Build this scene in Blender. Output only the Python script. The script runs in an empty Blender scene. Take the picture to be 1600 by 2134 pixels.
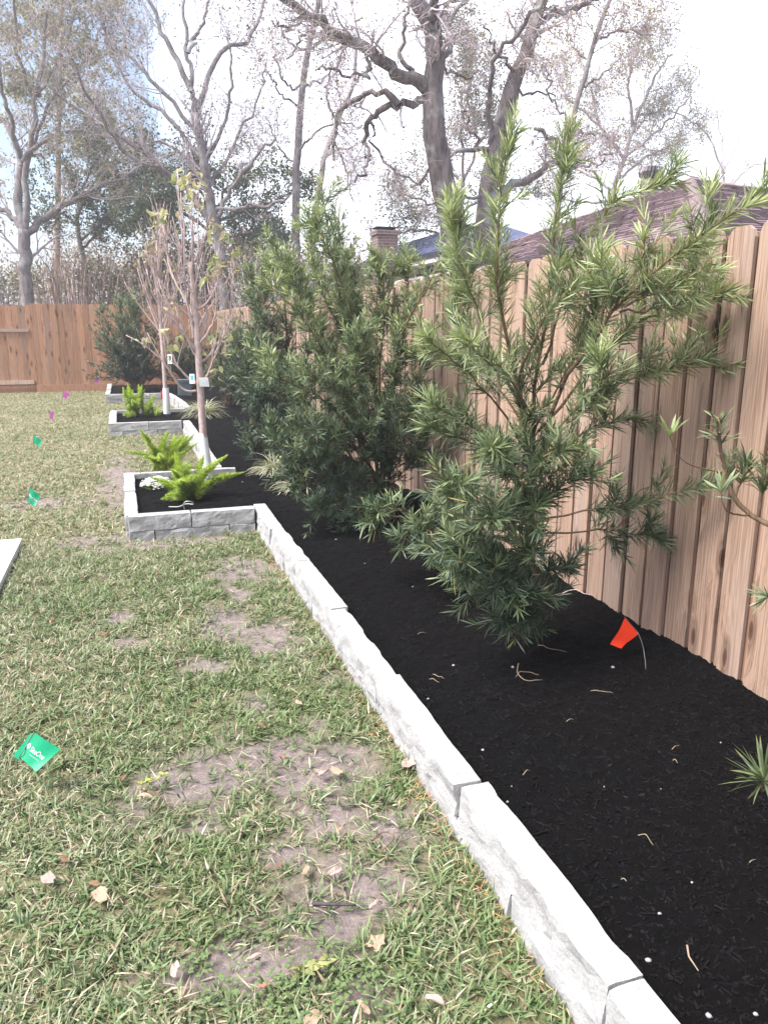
import bpy, math, random
import numpy as np
from mathutils import Vector, Matrix

scene = bpy.context.scene
col = scene.collection
R = math.radians

# ------------------------------------------------------------------ camera
CAM_H = 1.52
PITCH = math.atan(387 / 1600)                      # looking down
YAW = math.atan(542 / math.hypot(1600, 387))       # turned towards the fence on the right
FWD = np.array([math.sin(YAW) * math.cos(PITCH), math.cos(YAW) * math.cos(PITCH), -math.sin(PITCH)])
RGT = np.array([math.cos(YAW), -math.sin(YAW), 0.0])
UPV = np.cross(RGT, FWD)
CAM = np.array([0.0, 0.0, CAM_H])
cd = bpy.data.cameras.new("camera")
cd.sensor_fit = 'HORIZONTAL'; cd.sensor_width = 36.0; cd.lens = 36.0
cd.clip_start = 0.05; cd.clip_end = 2000
cam = bpy.data.objects.new("camera", cd); col.objects.link(cam)
cam.matrix_world = Matrix(((RGT[0], UPV[0], -FWD[0], 0), (RGT[1], UPV[1], -FWD[1], 0), (RGT[2], UPV[2], -FWD[2], CAM_H), (0, 0, 0, 1)))
scene.camera = cam

# ------------------------------------------------------------------ sky, sun, exposure
SUN_EL, SUN_AZ = 57.0, 260.0      # compass style: 0 = +Y, 90 = +X
w = bpy.data.worlds.new("World"); scene.world = w; w.use_nodes = True
nt = w.node_tree; nt.nodes.clear()
out = nt.nodes.new("ShaderNodeOutputWorld"); bg = nt.nodes.new("ShaderNodeBackground")
sky = nt.nodes.new("ShaderNodeTexSky"); sky.sky_type = 'NISHITA'; sky.sun_disc = False
sky.sun_elevation = R(SUN_EL); sky.sun_rotation = R(SUN_AZ); sky.air_density = 1.0; sky.dust_density = 2.0
tc = nt.nodes.new("ShaderNodeTexCoord")
cl = nt.nodes.new("ShaderNodeTexNoise"); cl.inputs['Scale'].default_value = 1.3; cl.inputs['Detail'].default_value = 5.0
cl.inputs['Roughness'].default_value = 0.55
rp = nt.nodes.new("ShaderNodeValToRGB"); rp.color_ramp.elements[0].position = 0.44; rp.color_ramp.elements[1].position = 0.56
rp.color_ramp.elements[0].color = (0.0, 0.0, 0.0, 1); rp.color_ramp.elements[1].color = (0.97, 0.97, 0.97, 1)
mx = nt.nodes.new("ShaderNodeMix"); mx.data_type = 'RGBA'
mx.inputs[7].default_value = (9.2, 9.7, 10.9, 1)       # bright thin overcast
cm = nt.nodes.new('ShaderNodeMapping'); cm.inputs['Location'].default_value = (1.3, 0.0, 1.7)
nt.links.new(tc.outputs['Generated'], cm.inputs['Vector']); nt.links.new(cm.outputs['Vector'], cl.inputs['Vector'])
nt.links.new(cl.outputs['Fac'], rp.inputs['Fac'])
nt.links.new(rp.outputs['Color'], mx.inputs[0])
nt.links.new(sky.outputs['Color'], mx.inputs[6])
nt.links.new(mx.outputs[2], bg.inputs['Color'])
bg.inputs['Strength'].default_value = 0.075
nt.links.new(bg.outputs['Background'], out.inputs['Surface'])

sd = bpy.data.lights.new("sun", 'SUN'); sd.energy = 3.0; sd.angle = R(28); sd.color = (1.0, 0.965, 0.93)
sun = bpy.data.objects.new("sun", sd); col.objects.link(sun)
sv = Vector((math.sin(R(SUN_AZ)) * math.cos(R(SUN_EL)), math.cos(R(SUN_AZ)) * math.cos(R(SUN_EL)), math.sin(R(SUN_EL))))
sun.rotation_euler = sv.to_track_quat('Z', 'Y').to_euler()

vs = scene.view_settings
vs.view_transform = 'Standard'; vs.look = 'None'; vs.gamma = 1.0; vs.use_curve_mapping = False
vs.exposure = 1.85
scene.render.engine = 'CYCLES'
scene.cycles.max_bounces = 6; scene.cycles.diffuse_bounces = 3; scene.cycles.transparent_max_bounces = 6
scene.cycles.use_denoising = True

# ------------------------------------------------------------------ pixel -> place helpers (photo pixels, 1600 x 2134)
def ray(u, v): return FWD * 1600.0 + RGT * (u - 800.0) - UPV * (v - 1067.0)
def gz(u, v, z=0.0):
    d = ray(u, v); return CAM + d * ((z - CAM_H) / d[2])
def gy(u, v, Y):
    d = ray(u, v); return CAM + d * (Y / d[1])
def gx(u, v, X):
    d = ray(u, v); return CAM + d * (X / d[0])
def pxm(p): return float(np.dot(np.asarray(p) - CAM, FWD)) / 1600.0     # metres per photo pixel at p

# ------------------------------------------------------------------ mesh helpers
def nrm(a): return a / np.maximum(np.linalg.norm(a, axis=-1, keepdims=True), 1e-9)

def mesh_np(name, V, quads=None, tris=None, c=None, smooth=False):
    V = np.asarray(V, dtype=np.float32).reshape(-1, 3)
    q = np.zeros((0, 4), int) if quads is None else np.asarray(quads).reshape(-1, 4)
    t = np.zeros((0, 3), int) if tris is None else np.asarray(tris).reshape(-1, 3)
    me = bpy.data.meshes.new(name)
    me.vertices.add(len(V)); me.vertices.foreach_set("co", V.ravel())
    nl = q.size + t.size; npol = len(q) + len(t)
    me.loops.add(nl); me.polygons.add(npol)
    me.loops.foreach_set("vertex_index", np.concatenate([q.ravel(), t.ravel()]).astype(np.int32))
    st = np.concatenate([np.arange(len(q)) * 4, q.size + np.arange(len(t)) * 3]).astype(np.int32)
    me.polygons.foreach_set("loop_start", st)
    me.polygons.foreach_set("use_smooth", np.full(npol, smooth, dtype=bool))
    me.update(calc_edges=True)
    if c is not None:
        c = np.asarray(c, dtype=np.float32)
        if c.shape[1] == 3: c = np.concatenate([c, np.ones((len(c), 1), np.float32)], 1)
        at = me.color_attributes.new("Col", 'FLOAT_COLOR', 'POINT'); at.data.foreach_set("color", c.ravel())
    return me

def link(name, me, m=None, parent=None):
    o = bpy.data.objects.new(name, me); col.objects.link(o)
    if m is not None and not me.materials: me.materials.append(m)
    if parent is not None: o.parent = parent
    return o

def put(name, V, quads=None, tris=None, m=None, parent=None, c=None, smooth=False):
    """Mesh from WORLD coordinates; the parent (an un-rotated Empty) is subtracted."""
    V = np.asarray(V, float).reshape(-1, 3)
    if parent is not None: V = V - np.array(parent_loc(parent))
    return link(name, mesh_np(name, V, quads, tris, c, smooth), m, parent)

def parent_loc(p):
    l = np.zeros(3)
    while p is not None:
        l = l + np.array(p.location); p = p.parent
    return l

def tag(o, label=None, cat=None, group=None, kind=None):
    if label: o['label'] = label
    if cat: o['category'] = cat
    if group: o['group'] = group
    if kind: o['kind'] = kind
    return o

def thing(name, loc, label, cat, group=None):
    o = bpy.data.objects.new(name, None); col.objects.link(o)
    o.location = tuple(float(x) for x in loc); o.empty_display_size = 0.1
    return tag(o, label, cat, group)

class MB:
    """small polygon collector"""
    def __init__(s): s.v = []; s.q = []; s.t = []
    def box(s, a, b):
        (x0, y0, z0), (x1, y1, z1) = a, b; i = len(s.v)
        s.v += [(x0, y0, z0), (x1, y0, z0), (x1, y1, z0), (x0, y1, z0), (x0, y0, z1), (x1, y0, z1), (x1, y1, z1), (x0, y1, z1)]
        s.q += [[i + k for k in f] for f in ((0, 3, 2, 1), (4, 5, 6, 7), (0, 1, 5, 4), (1, 2, 6, 5), (2, 3, 7, 6), (3, 0, 4, 7))]
        return s
    def quad(s, *p): i = len(s.v); s.v += [tuple(x) for x in p]; s.q.append([i, i + 1, i + 2, i + 3]); return s
    def tri(s, *p): i = len(s.v); s.v += [tuple(x) for x in p]; s.t.append([i, i + 1, i + 2]); return s
    def prism(s, poly, d):
        """polygon (list of 3D pts, convex) extruded by vector d"""
        d = np.array(d, float); n = len(poly); i = len(s.v); P = [np.array(p, float) for p in poly]
        s.v += [tuple(p) for p in P] + [tuple(p + d) for p in P]
        for k in range(1, n - 1):
            s.t.append([i, i + k + 1, i + k]); s.t.append([i + n, i + n + k, i + n + k + 1])
        for k in range(n):
            j = (k + 1) % n; s.q.append([i + k, i + j, i + n + j, i + n + k])
        return s
    def add(s, V, Q=None, T=None):
        i = len(s.v); s.v += [tuple(p) for p in V]
        if Q is not None: s.q += (np.asarray(Q) + i).tolist()
        if T is not None: s.t += (np.asarray(T) + i).tolist()
        return s
    def mesh(s, name, smooth=False): return mesh_np(name, s.v, s.q or None, s.t or None, None, smooth)
    def put(s, name, m, parent=None, smooth=False): return put(name, s.v, s.q or None, s.t or None, m, parent, None, smooth)

def tubes(PTS, RAD, sides=5, cap=True):
    """PTS (m,n,3), RAD (m,n) -> verts, quads, tris"""
    PTS = np.asarray(PTS, float); RAD = np.asarray(RAD, float)
    if PTS.ndim == 2: PTS = PTS[None]; RAD = RAD[None]
    m, n, _ = PTS.shape
    T = nrm(np.gradient(PTS, axis=1))
    mean = nrm(T.mean(1))
    ref = np.where(np.abs(mean[:, 2:3]) > 0.8, np.array([[0.9, 0.43, 0.0]]), np.array([[0.0, 0.1, 1.0]]))
    U = nrm(np.cross(T, ref[:, None, :])); W = np.cross(T, U)
    a = np.arange(sides) * 2 * math.pi / sides
    V = PTS[:, :, None, :] + RAD[:, :, None, None] * (np.cos(a)[None, None, :, None] * U[:, :, None, :] + np.sin(a)[None, None, :, None] * W[:, :, None, :])
    idx = np.arange(m * n * sides).reshape(m, n, sides)
    A = idx[:, :-1, :]; B = np.roll(A, -1, 2); D = idx[:, 1:, :]; Cc = np.roll(D, -1, 2)
    Q = np.stack([A, B, Cc, D], -1).reshape(-1, 4)
    T3 = None
    if cap:
        e = idx[:, -1, :]; T3 = np.stack([np.repeat(e[:, :1], sides - 2, 1), e[:, 1:-1], e[:, 2:]], -1).reshape(-1, 3)
    return V.reshape(-1, 3), Q, T3

def cat_geo(parts):
    """[(V,Q,T,c?)...] -> one"""
    V = []; Q = []; T = []; Cc = []; o = 0
    for p in parts:
        v, q, t = p[:3]
        V.append(v)
        if q is not None and len(q): Q.append(np.asarray(q) + o)
        if t is not None and len(t): T.append(np.asarray(t) + o)
        if len(p) > 3: Cc.append(p[3])
        o += len(v)
    return (np.concatenate(V), np.concatenate(Q) if Q else None, np.concatenate(T) if T else None, np.concatenate(Cc) if Cc else None)

def resample(P, n, wob=0.0, rng=None):
    """smooth polyline through control points (Catmull-Rom) with n points"""
    P = np.asarray(P, float)
    Pe = np.concatenate([[2 * P[0] - P[1]], P, [2 * P[-1] - P[-2]]])
    out_ = []
    for t in np.linspace(0, len(P) - 1 - 1e-6, n):
        i = int(t); f = t - i; p0, p1, p2, p3 = Pe[i:i + 4]
        out_.append(0.5 * ((2 * p1) + (-p0 + p2) * f + (2 * p0 - 5 * p1 + 4 * p2 - p3) * f * f + (-p0 + 3 * p1 - 3 * p2 + p3) * f ** 3))
    out_ = np.array(out_)
    if wob and rng is not None:
        k = rng.normal(0, wob, out_.shape); k[0] = 0; out_ = out_ + k
    return out_

def interp(PTS, idx, t):
    """points and tangents on polylines PTS[idx] at t in 0..1"""
    n = PTS.shape[1]; s = np.clip(t, 0, 0.99999) * (n - 1); i = s.astype(int); f = (s - i)[:, None]
    a = PTS[idx, i]; b = PTS[idx, i + 1]
    return a * (1 - f) + b * f, nrm(b - a), i, f[:, 0]

def spawn(rng, PTS, RAD, count, t0=0.2, t1=1.0, ang=(35, 65), length=(0.2, 0.4), taper=0.5, n=5, rs=0.5, up=0.2, wig=0.15, rmin=0.0008, end=0.25, wt=None):
    """side shoots off existing polylines"""
    seg = np.linalg.norm(np.diff(PTS, axis=1), axis=2).sum(1)
    w_ = seg if wt is None else seg * wt
    idx = rng.choice(len(PTS), count, p=w_ / w_.sum())
    t = rng.uniform(t0, t1, count)
    P, T, i, f = interp(PTS, idx, t)
    r0 = RAD[idx, i] * (1 - f) + RAD[idx, np.minimum(i + 1, RAD.shape[1] - 1)] * f
    rnd = rng.normal(size=(count, 3)); perp = nrm(rnd - (rnd * T).sum(1, keepdims=True) * T)
    a = np.radians(rng.uniform(ang[0], ang[1], count))[:, None]
    D = nrm(T * np.cos(a) + perp * np.sin(a) + np.array([0, 0, up]))
    L = rng.uniform(length[0], length[1], count) * (1 - taper * (t - t0) / max(t1 - t0, 1e-6))
    out_ = np.zeros((count, n, 3)); out_[:, 0] = P; cur = D
    for k in range(1, n):
        cur = nrm(cur + rng.normal(0, wig, (count, 3)) + np.array([0, 0, up * 0.35]))
        out_[:, k] = out_[:, k - 1] + cur * (L / (n - 1))[:, None]
    rr = np.maximum(r0 * rs, rmin)[:, None] * np.linspace(1, end, n)[None]
    return out_, np.maximum(rr, rmin * 0.6)

def straps(P, D, N, L, W, bend=0.2, lod=1, col_=None, tipc=None):
    """narrow leaves. P,D,N (n,3); L,W (n,)"""
    n = len(P); S = nrm(np.cross(D, N)); Nn = nrm(np.cross(S, D))
    if lod == 2: ts, ws = (0, .3, .7, 1), (.4, 1, .85, 0)
    elif lod == 1: ts, ws = (0, .5, 1), (.45, 1, 0)
    else: ts, ws = (0, 1), (1, 0)
    bend = np.broadcast_to(np.asarray(bend, float), (n,))
    V = []
    for t, ww in zip(ts, ws):
        c0 = P + D * (L * t)[:, None] - Nn * (L * bend * t * t)[:, None]
        if ww == 0: V.append(c0[:, None])
        else: V.append(np.stack([c0 - S * (W * ww * .5)[:, None], c0 + S * (W * ww * .5)[:, None]], 1))
    k = sum(v.shape[1] for v in V); V = np.concatenate(V, 1); b = (np.arange(n) * k)[:, None]
    Q = []
    for j in range(len(ts) - 2): Q.append(b + np.array([[2 * j, 2 * j + 1, 2 * j + 3, 2 * j + 2]]))
    j = 2 * (len(ts) - 2)
    T = b + np.array([[j, j + 1, j + 2]])
    Q = np.concatenate(Q) if Q else None
    c = None
    if col_ is not None:
        c = np.repeat(np.asarray(col_, float)[:, None, :], k, 1)
        if tipc is not None: c[:, -1] = c[:, -1] * 0.4 + np.asarray(tipc) * 0.6
        c = c.reshape(-1, 3)
    return V.reshape(-1, 3), Q, T, c

def vnoise(x, y, seed=0):
    """2D value noise 0..1"""
    x = np.asarray(x, float); y = np.asarray(y, float)
    xi = np.floor(x).astype(np.int64); yi = np.floor(y).astype(np.int64); fx = x - xi; fy = y - yi
    fx = fx * fx * (3 - 2 * fx); fy = fy * fy * (3 - 2 * fy)
    def h(a, b):
        k = (a * 374761393 + b * 668265263 + seed * 1442695041) & 0x7fffffff
        k = ((k ^ (k >> 13)) * 1274126177) & 0x7fffffff
        return ((k ^ (k >> 16)) & 0xffff) / 65535.0
    return (h(xi, yi) * (1 - fx) + h(xi + 1, yi) * fx) * (1 - fy) + (h(xi, yi + 1) * (1 - fx) + h(xi + 1, yi + 1) * fx) * fy
def fbm(x, y, seed=0, o=4):
    s = 0; a = 0.5; tot = 0
    for k in range(o):
        s = s + a * vnoise(np.asarray(x) * 2 ** k, np.asarray(y) * 2 ** k, seed + k); tot += a; a *= .5
    return s / tot

# ------------------------------------------------------------------ materials
def new_mat(name, rough=0.8, spec=0.3):
    m = bpy.data.materials.new(name); m.use_nodes = True
    b = m.node_tree.nodes['Principled BSDF']; b.inputs['Roughness'].default_value = rough
    b.inputs['Specular IOR Level'].default_value = spec
    return m, m.node_tree, b
def N(nt, typ, **kw):
    n = nt.nodes.new(typ)
    for k, v in kw.items():
        if k in n.inputs: n.inputs[k].default_value = v
        else: setattr(n, k, v)
    return n
def ramp(nt, fac, stops):
    r = nt.nodes.new("ShaderNodeValToRGB"); e = r.color_ramp.elements
    while len(e) < len(stops): e.new(0.5)
    for x, (p, c) in zip(e, stops): x.position = p; x.color = (*c, 1) if len(c) == 3 else c
    nt.links.new(fac, r.inputs['Fac']); return r.outputs['Color']
def mixc(nt, fac, a, b, mode='MIX'):
    x = nt.nodes.new("ShaderNodeMix"); x.data_type = 'RGBA'; x.blend_type = mode
    for i, s in ((0, fac), (6, a), (7, b)):
        if hasattr(s, 'is_output') or isinstance(s, bpy.types.NodeSocket): nt.links.new(s, x.inputs[i])
        else: x.inputs[i].default_value = s if i == 0 else (*s, 1)
    return x.outputs[2]
def noise(nt, vec, scale, detail=4, rough=.55, dist=0.0):
    n = N(nt, "ShaderNodeTexNoise", Scale=scale, Detail=detail, Roughness=rough, Distortion=dist)
    if vec is not None: nt.links.new(vec, n.inputs['Vector'])
    return n.outputs['Fac']
def bump(nt, b, h, strength=.4, dist=.01):
    n = N(nt, "ShaderNodeBump", Strength=strength, Distance=dist); nt.links.new(h, n.inputs['Height'])
    nt.links.new(n.outputs['Normal'], b.inputs['Normal'])
def objco(nt): return nt.nodes.new("ShaderNodeTexCoord").outputs['Object']
def geoco(nt): return nt.nodes.new("ShaderNodeNewGeometry").outputs['Position']
def mapping(nt, vec, scale=(1, 1, 1), loc=None):
    n = nt.nodes.new("ShaderNodeMapping"); n.inputs['Scale'].default_value = scale
    nt.links.new(vec, n.inputs['Vector'])
    if loc is not None: nt.links.new(loc, n.inputs['Location'])
    return n.outputs['Vector']

def leaf_mat(name, rough=.45, spec=.4, trans=.25, tint=(1.0, 1.05, 0.6)):
    """colour of each leaf from its own attribute; light comes through the blade"""
    m, nt, b = new_mat(name, rough, spec)
    a = N(nt, "ShaderNodeAttribute", attribute_name="Col")
    nt.links.new(a.outputs['Color'], b.inputs['Base Color'])
    if trans > 0:
        tr = nt.nodes.new("ShaderNodeBsdfTranslucent"); t = mixc(nt, 1.0, a.outputs['Color'], tint, 'MULTIPLY')
        nt.links.new(t, tr.inputs['Color'])
        ms = nt.nodes.new("ShaderNodeMixShader"); ms.inputs[0].default_value = trans
        nt.links.new(b.outputs[0], ms.inputs[1]); nt.links.new(tr.outputs[0], ms.inputs[2])
        nt.links.new(ms.outputs[0], nt.nodes['Material Output'].inputs['Surface'])
    return m

def wood_mat(name, light, mid, dark, grey, seedshift=0.0):
    m, nt, b = new_mat(name, .72, .25)
    oc = objco(nt); oi = nt.nodes.new("ShaderNodeObjectInfo")
    off = N(nt, "ShaderNodeVectorMath", operation='SCALE'); cv = nt.nodes.new("ShaderNodeCombineXYZ")
    for i, k in enumerate((7.3, 31.7, 53.1)):
        mm = N(nt, "ShaderNodeMath", operation='MULTIPLY'); nt.links.new(oi.outputs['Random'], mm.inputs[0]); mm.inputs[1].default_value = k
        nt.links.new(mm.outputs[0], cv.inputs[i])
    base = N(nt, "ShaderNodeVectorMath", operation='ADD'); nt.links.new(oc, base.inputs[0]); nt.links.new(cv.outputs[0], base.inputs[1])
    v = base.outputs[0]
    # knots: sparse cells; the grain bends round them
    sp = nt.nodes.new("ShaderNodeSeparateXYZ"); nt.links.new(v, sp.inputs[0]); kc = nt.nodes.new("ShaderNodeCombineXYZ")
    for i_, (so_, kk_) in enumerate(((1, 5.0), (2, 1.55))):
        q_ = N(nt, "ShaderNodeMath", operation='MULTIPLY'); nt.links.new(sp.outputs[so_], q_.inputs[0]); q_.inputs[1].default_value = kk_; nt.links.new(q_.outputs[0], kc.inputs[i_])
    vor = N(nt, "ShaderNodeTexVoronoi", feature='F1', Scale=1.0, voronoi_dimensions='2D'); nt.links.new(kc.outputs[0], vor.inputs['Vector'])
    vor.inputs['Randomness'].default_value = 1.0
    knot = ramp(nt, vor.outputs['Distance'], [(0.0, (.95, .95, .95)), (0.05, (.8, .8, .8)), (.075, (.30, .30, .30)), (.10, (.45, .45, .45)), (.17, (0, 0, 0))])
    swirl = ramp(nt, vor.outputs['Distance'], [(0.0, (1, 1, 1)), (.45, (0, 0, 0))])
    wv = mapping(nt, v, (30.0, 30.0, 1.0))
    sw = N(nt, "ShaderNodeVectorMath", operation='MULTIPLY_ADD')
    nt.links.new(swirl, sw.inputs[0]); sw.inputs[1].default_value = (1.6, 1.6, 0.6); nt.links.new(wv, sw.inputs[2])
    g1 = noise(nt, sw.outputs[0], 1.0, 5, .6, .5)
    g2 = noise(nt, mapping(nt, v, (150, 150, 3.0)), 1.0, 3, .6)
    big = noise(nt, mapping(nt, v, (6, 6, .55)), 1.0, 3, .5)
    c1 = ramp(nt, g1, [(.34, dark), (.43, mid), (.50, light), (.56, mid), (.62, light), (.72, mid)])
    c2 = mixc(nt, .45, c1, ramp(nt, g2, [(.40, dark), (.50, mid), (.60, light)]))
    gfac = ramp(nt, big, [(.48, (0, 0, 0)), (.72, (.6, .6, .6))])
    c3 = mixc(nt, gfac, c2, grey)
    tint = N(nt, "ShaderNodeMapRange"); nt.links.new(oi.outputs['Random'], tint.inputs[0]); tint.inputs[3].default_value = .80; tint.inputs[4].default_value = 1.12
    c4 = mixc(nt, 1.0, c3, (1, 1, 1), 'MULTIPLY'); mxn = c4.node; nt.links.new(tint.outputs[0], mxn.inputs[7])
    kk = mixc(nt, knot, c4, (dark[0] * .38, dark[1] * .30, dark[2] * .28))
    nt.links.new(kk, b.inputs['Base Color'])
    bump(nt, b, g1, .35, .003)
    return m

def bark_mat(name, light, dark, scale=14, streak=.25, bs=.8, lich=None):
    m, nt, b = new_mat(name, .9, .15)
    g = geoco(nt); v = mapping(nt, g, (1, 1, streak))
    n1 = noise(nt, v, scale, 6, .65, .4); n2 = noise(nt, g, 2.2, 3)
    c = ramp(nt, n1, [(.32, dark), (.62, light)])
    if lich: c = mixc(nt, ramp(nt, n2, [(.52, (0, 0, 0)), (.68, (.8, .8, .8))]), c, lich)
    nt.links.new(c, b.inputs['Base Color']); bump(nt, b, n1, bs, .02)
    return m
def plain(name, c, rough=.7, spec=.3, var=.12, scale=9.0, bs=0.0):
    m, nt, b = new_mat(name, rough, spec)
    n1 = noise(nt, objco(nt), scale, 4)
    lo = tuple(x * (1 - var) for x in c); hi = tuple(min(1, x * (1 + var)) for x in c)
    nt.links.new(ramp(nt, n1, [(.3, lo), (.7, hi)]), b.inputs['Base Color'])
    if bs: bump(nt, b, n1, bs, .004)
    return m
# ================================================================== SETTING: ground, lawn, bed
rng = np.random.default_rng(7)

def mat_lawn():
    m, nt, b = new_mat("lawn_soil", .95, .1)
    g = geoco(nt); a = N(nt, "ShaderNodeAttribute", attribute_name="Col")
    n1 = noise(nt, g, 22, 6, .7); n2 = noise(nt, g, 90, 4, .7); n3 = noise(nt, g, 260, 3, .7)
    c = mixc(nt, 1.0, a.outputs['Color'], ramp(nt, n1, [(.3, (.72, .70, .70)), (.7, (1.25, 1.22, 1.2))]), 'MULTIPLY')
    c = mixc(nt, 1.0, c, ramp(nt, n2, [(.3, (.7, .68, .66)), (.7, (1.2, 1.2, 1.2))]), 'MULTIPLY')
    nt.links.new(c, b.inputs['Base Color'])
    h = N(nt, "ShaderNodeMath", operation='ADD'); nt.links.new(n2, h.inputs[0]); nt.links.new(n3, h.inputs[1])
    bump(nt, b, h.outputs[0], .7, .012)
    return m
M = {}
M['lawn'] = mat_lawn()
M['ground'] = plain("far_ground", (.16, .15, .09), .95, .1, .4, .6)
M['grass'] = leaf_mat("grass_blades", .5, .35, .22, (1.0, 1.05, .7))
M['concrete_slab'] = plain("patio_concrete", (.60, .60, .58), .85, .2, .06, 30, .15)

# far ground, one sheet to the horizon
gp = MB(); gp.quad((-400, -200, -.06), (400, -200, -.06), (400, 700, -.06), (-400, 700, -.06))
tag(gp.put("ground", M['ground']), kind='structure')

X_RUN = 0.845
def bed_left(y):
    """outer x of the stone edging at y (bed lies to the right)"""
    y = np.asarray(y, float)
    x = np.where(y < 7.5, X_RUN, .71)
    x = np.where((y > 5.66) & (y < 7.5), -.10, x)
    x = np.where((y > 11.52) & (y < 13.42), -.32, x)
    x = np.where((y >= 13.42) & (y < 16.6), np.interp(y, [13.4, 14.2, 15.3, 16.0, 16.6], [.88, .86, .81, .77, .70]), x)
    return np.where(y >= 16.6, -.47, x)

# bare patches of the lawn: photo ellipse (u, v, ru, rv)
BARE = [(490, 1190, 50, 26), (470, 1300, 40, 34), (562, 1335, 55, 32), (437, 1388, 42, 18), (430, 1612, 130, 52), (560, 1560, 80, 22), (660, 1590, 100, 46),
        (720, 1565, 50, 30), (690, 1700, 60, 30), (640, 1690, 40, 20), (690, 1880, 130, 80), (600, 1780, 45, 20), (420, 2020, 110, 34), (560, 2020, 70, 26),
        (540, 1475, 34, 22), (640, 1510, 30, 14), (240, 1290, 30, 10), (370, 1130, 120, 10), (260, 1340, 40, 12), (690, 1420, 30, 10), (420, 1720, 30, 14),
        (820, 1720, 60, 30), (500, 1240, 30, 16), (770, 2080, 50, 40), (90, 1048, 60, 10), (250, 1000, 28, 40), (170, 1130, 70, 9)]
BP = []
for u, v, ru, rv in BARE:
    c0 = gz(u, v); BP.append((c0[0], c0[1], abs(gz(u + ru, v)[0] - c0[0]), max(.03, abs(gz(u, v - rv)[1] - gz(u, v + rv)[1]) / 2)))
def bare(x, y):
    x = np.asarray(x, float); y = np.asarray(y, float)
    wob = (fbm(x * 7, y * 7, 3, 5) - .5) * 2.2 + (fbm(x * 30, y * 30, 8, 3) - .5) * 1.1
    s = np.full(x.shape, 9.0)
    for cx, cy, rx, ry in BP: s = np.minimum(s, np.sqrt(((x - cx) / rx) ** 2 + ((y - cy) / ry) ** 2))
    f = np.clip((2.08 - (s + wob)) / 1.5, 0, 1)
    return f
def straw(x, y):
    """0 green .. 1 straw; the lawn is drier to the left and far away"""
    return np.clip(.30 + .9 * (fbm(x * 2.3, y * 1.6, 11) - .5) + .9 * (fbm(x * 9, y * 7, 15) - .5) + np.clip((-.1 - x) * .16, -.12, .15) + np.clip((y - 5) * .018, 0, .16), 0, 1)

xs = np.arange(-8, 2.21, .05); ys = np.arange(-1.4, 20.0, .05)
GX, GY = np.meshgrid(xs, ys, indexing='ij')
bz = bare(GX, GY)
GZ = .014 * (fbm(GX * 2.2, GY * 2.2, 21) - .5) + .014 * (fbm(GX * 9, GY * 9, 5) - .5) - .008 * bz
soil = np.array([.235, .197, .190]); thatch = np.array([.25, .21, .14]); gr = np.array([.10, .12, .045])
st = straw(GX, GY)[..., None]
cc = (thatch * (.35 + .65 * st) + gr * (.65 - .65 * st)) * (1 - bz[..., None]) + soil * (.85 + .3 * fbm(GX * 5, GY * 5, 31)[..., None]) * bz[..., None]
ii = np.arange(GX.size).reshape(GX.shape)
Q = np.stack([ii[:-1, :-1], ii[1:, :-1], ii[1:, 1:], ii[:-1, 1:]], -1).reshape(-1, 4)
lawn = put("lawn", np.stack([GX, GY, GZ], -1), Q, None, M['lawn'], None, cc.reshape(-1, 3), True)
tag(lawn, kind='structure')

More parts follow.
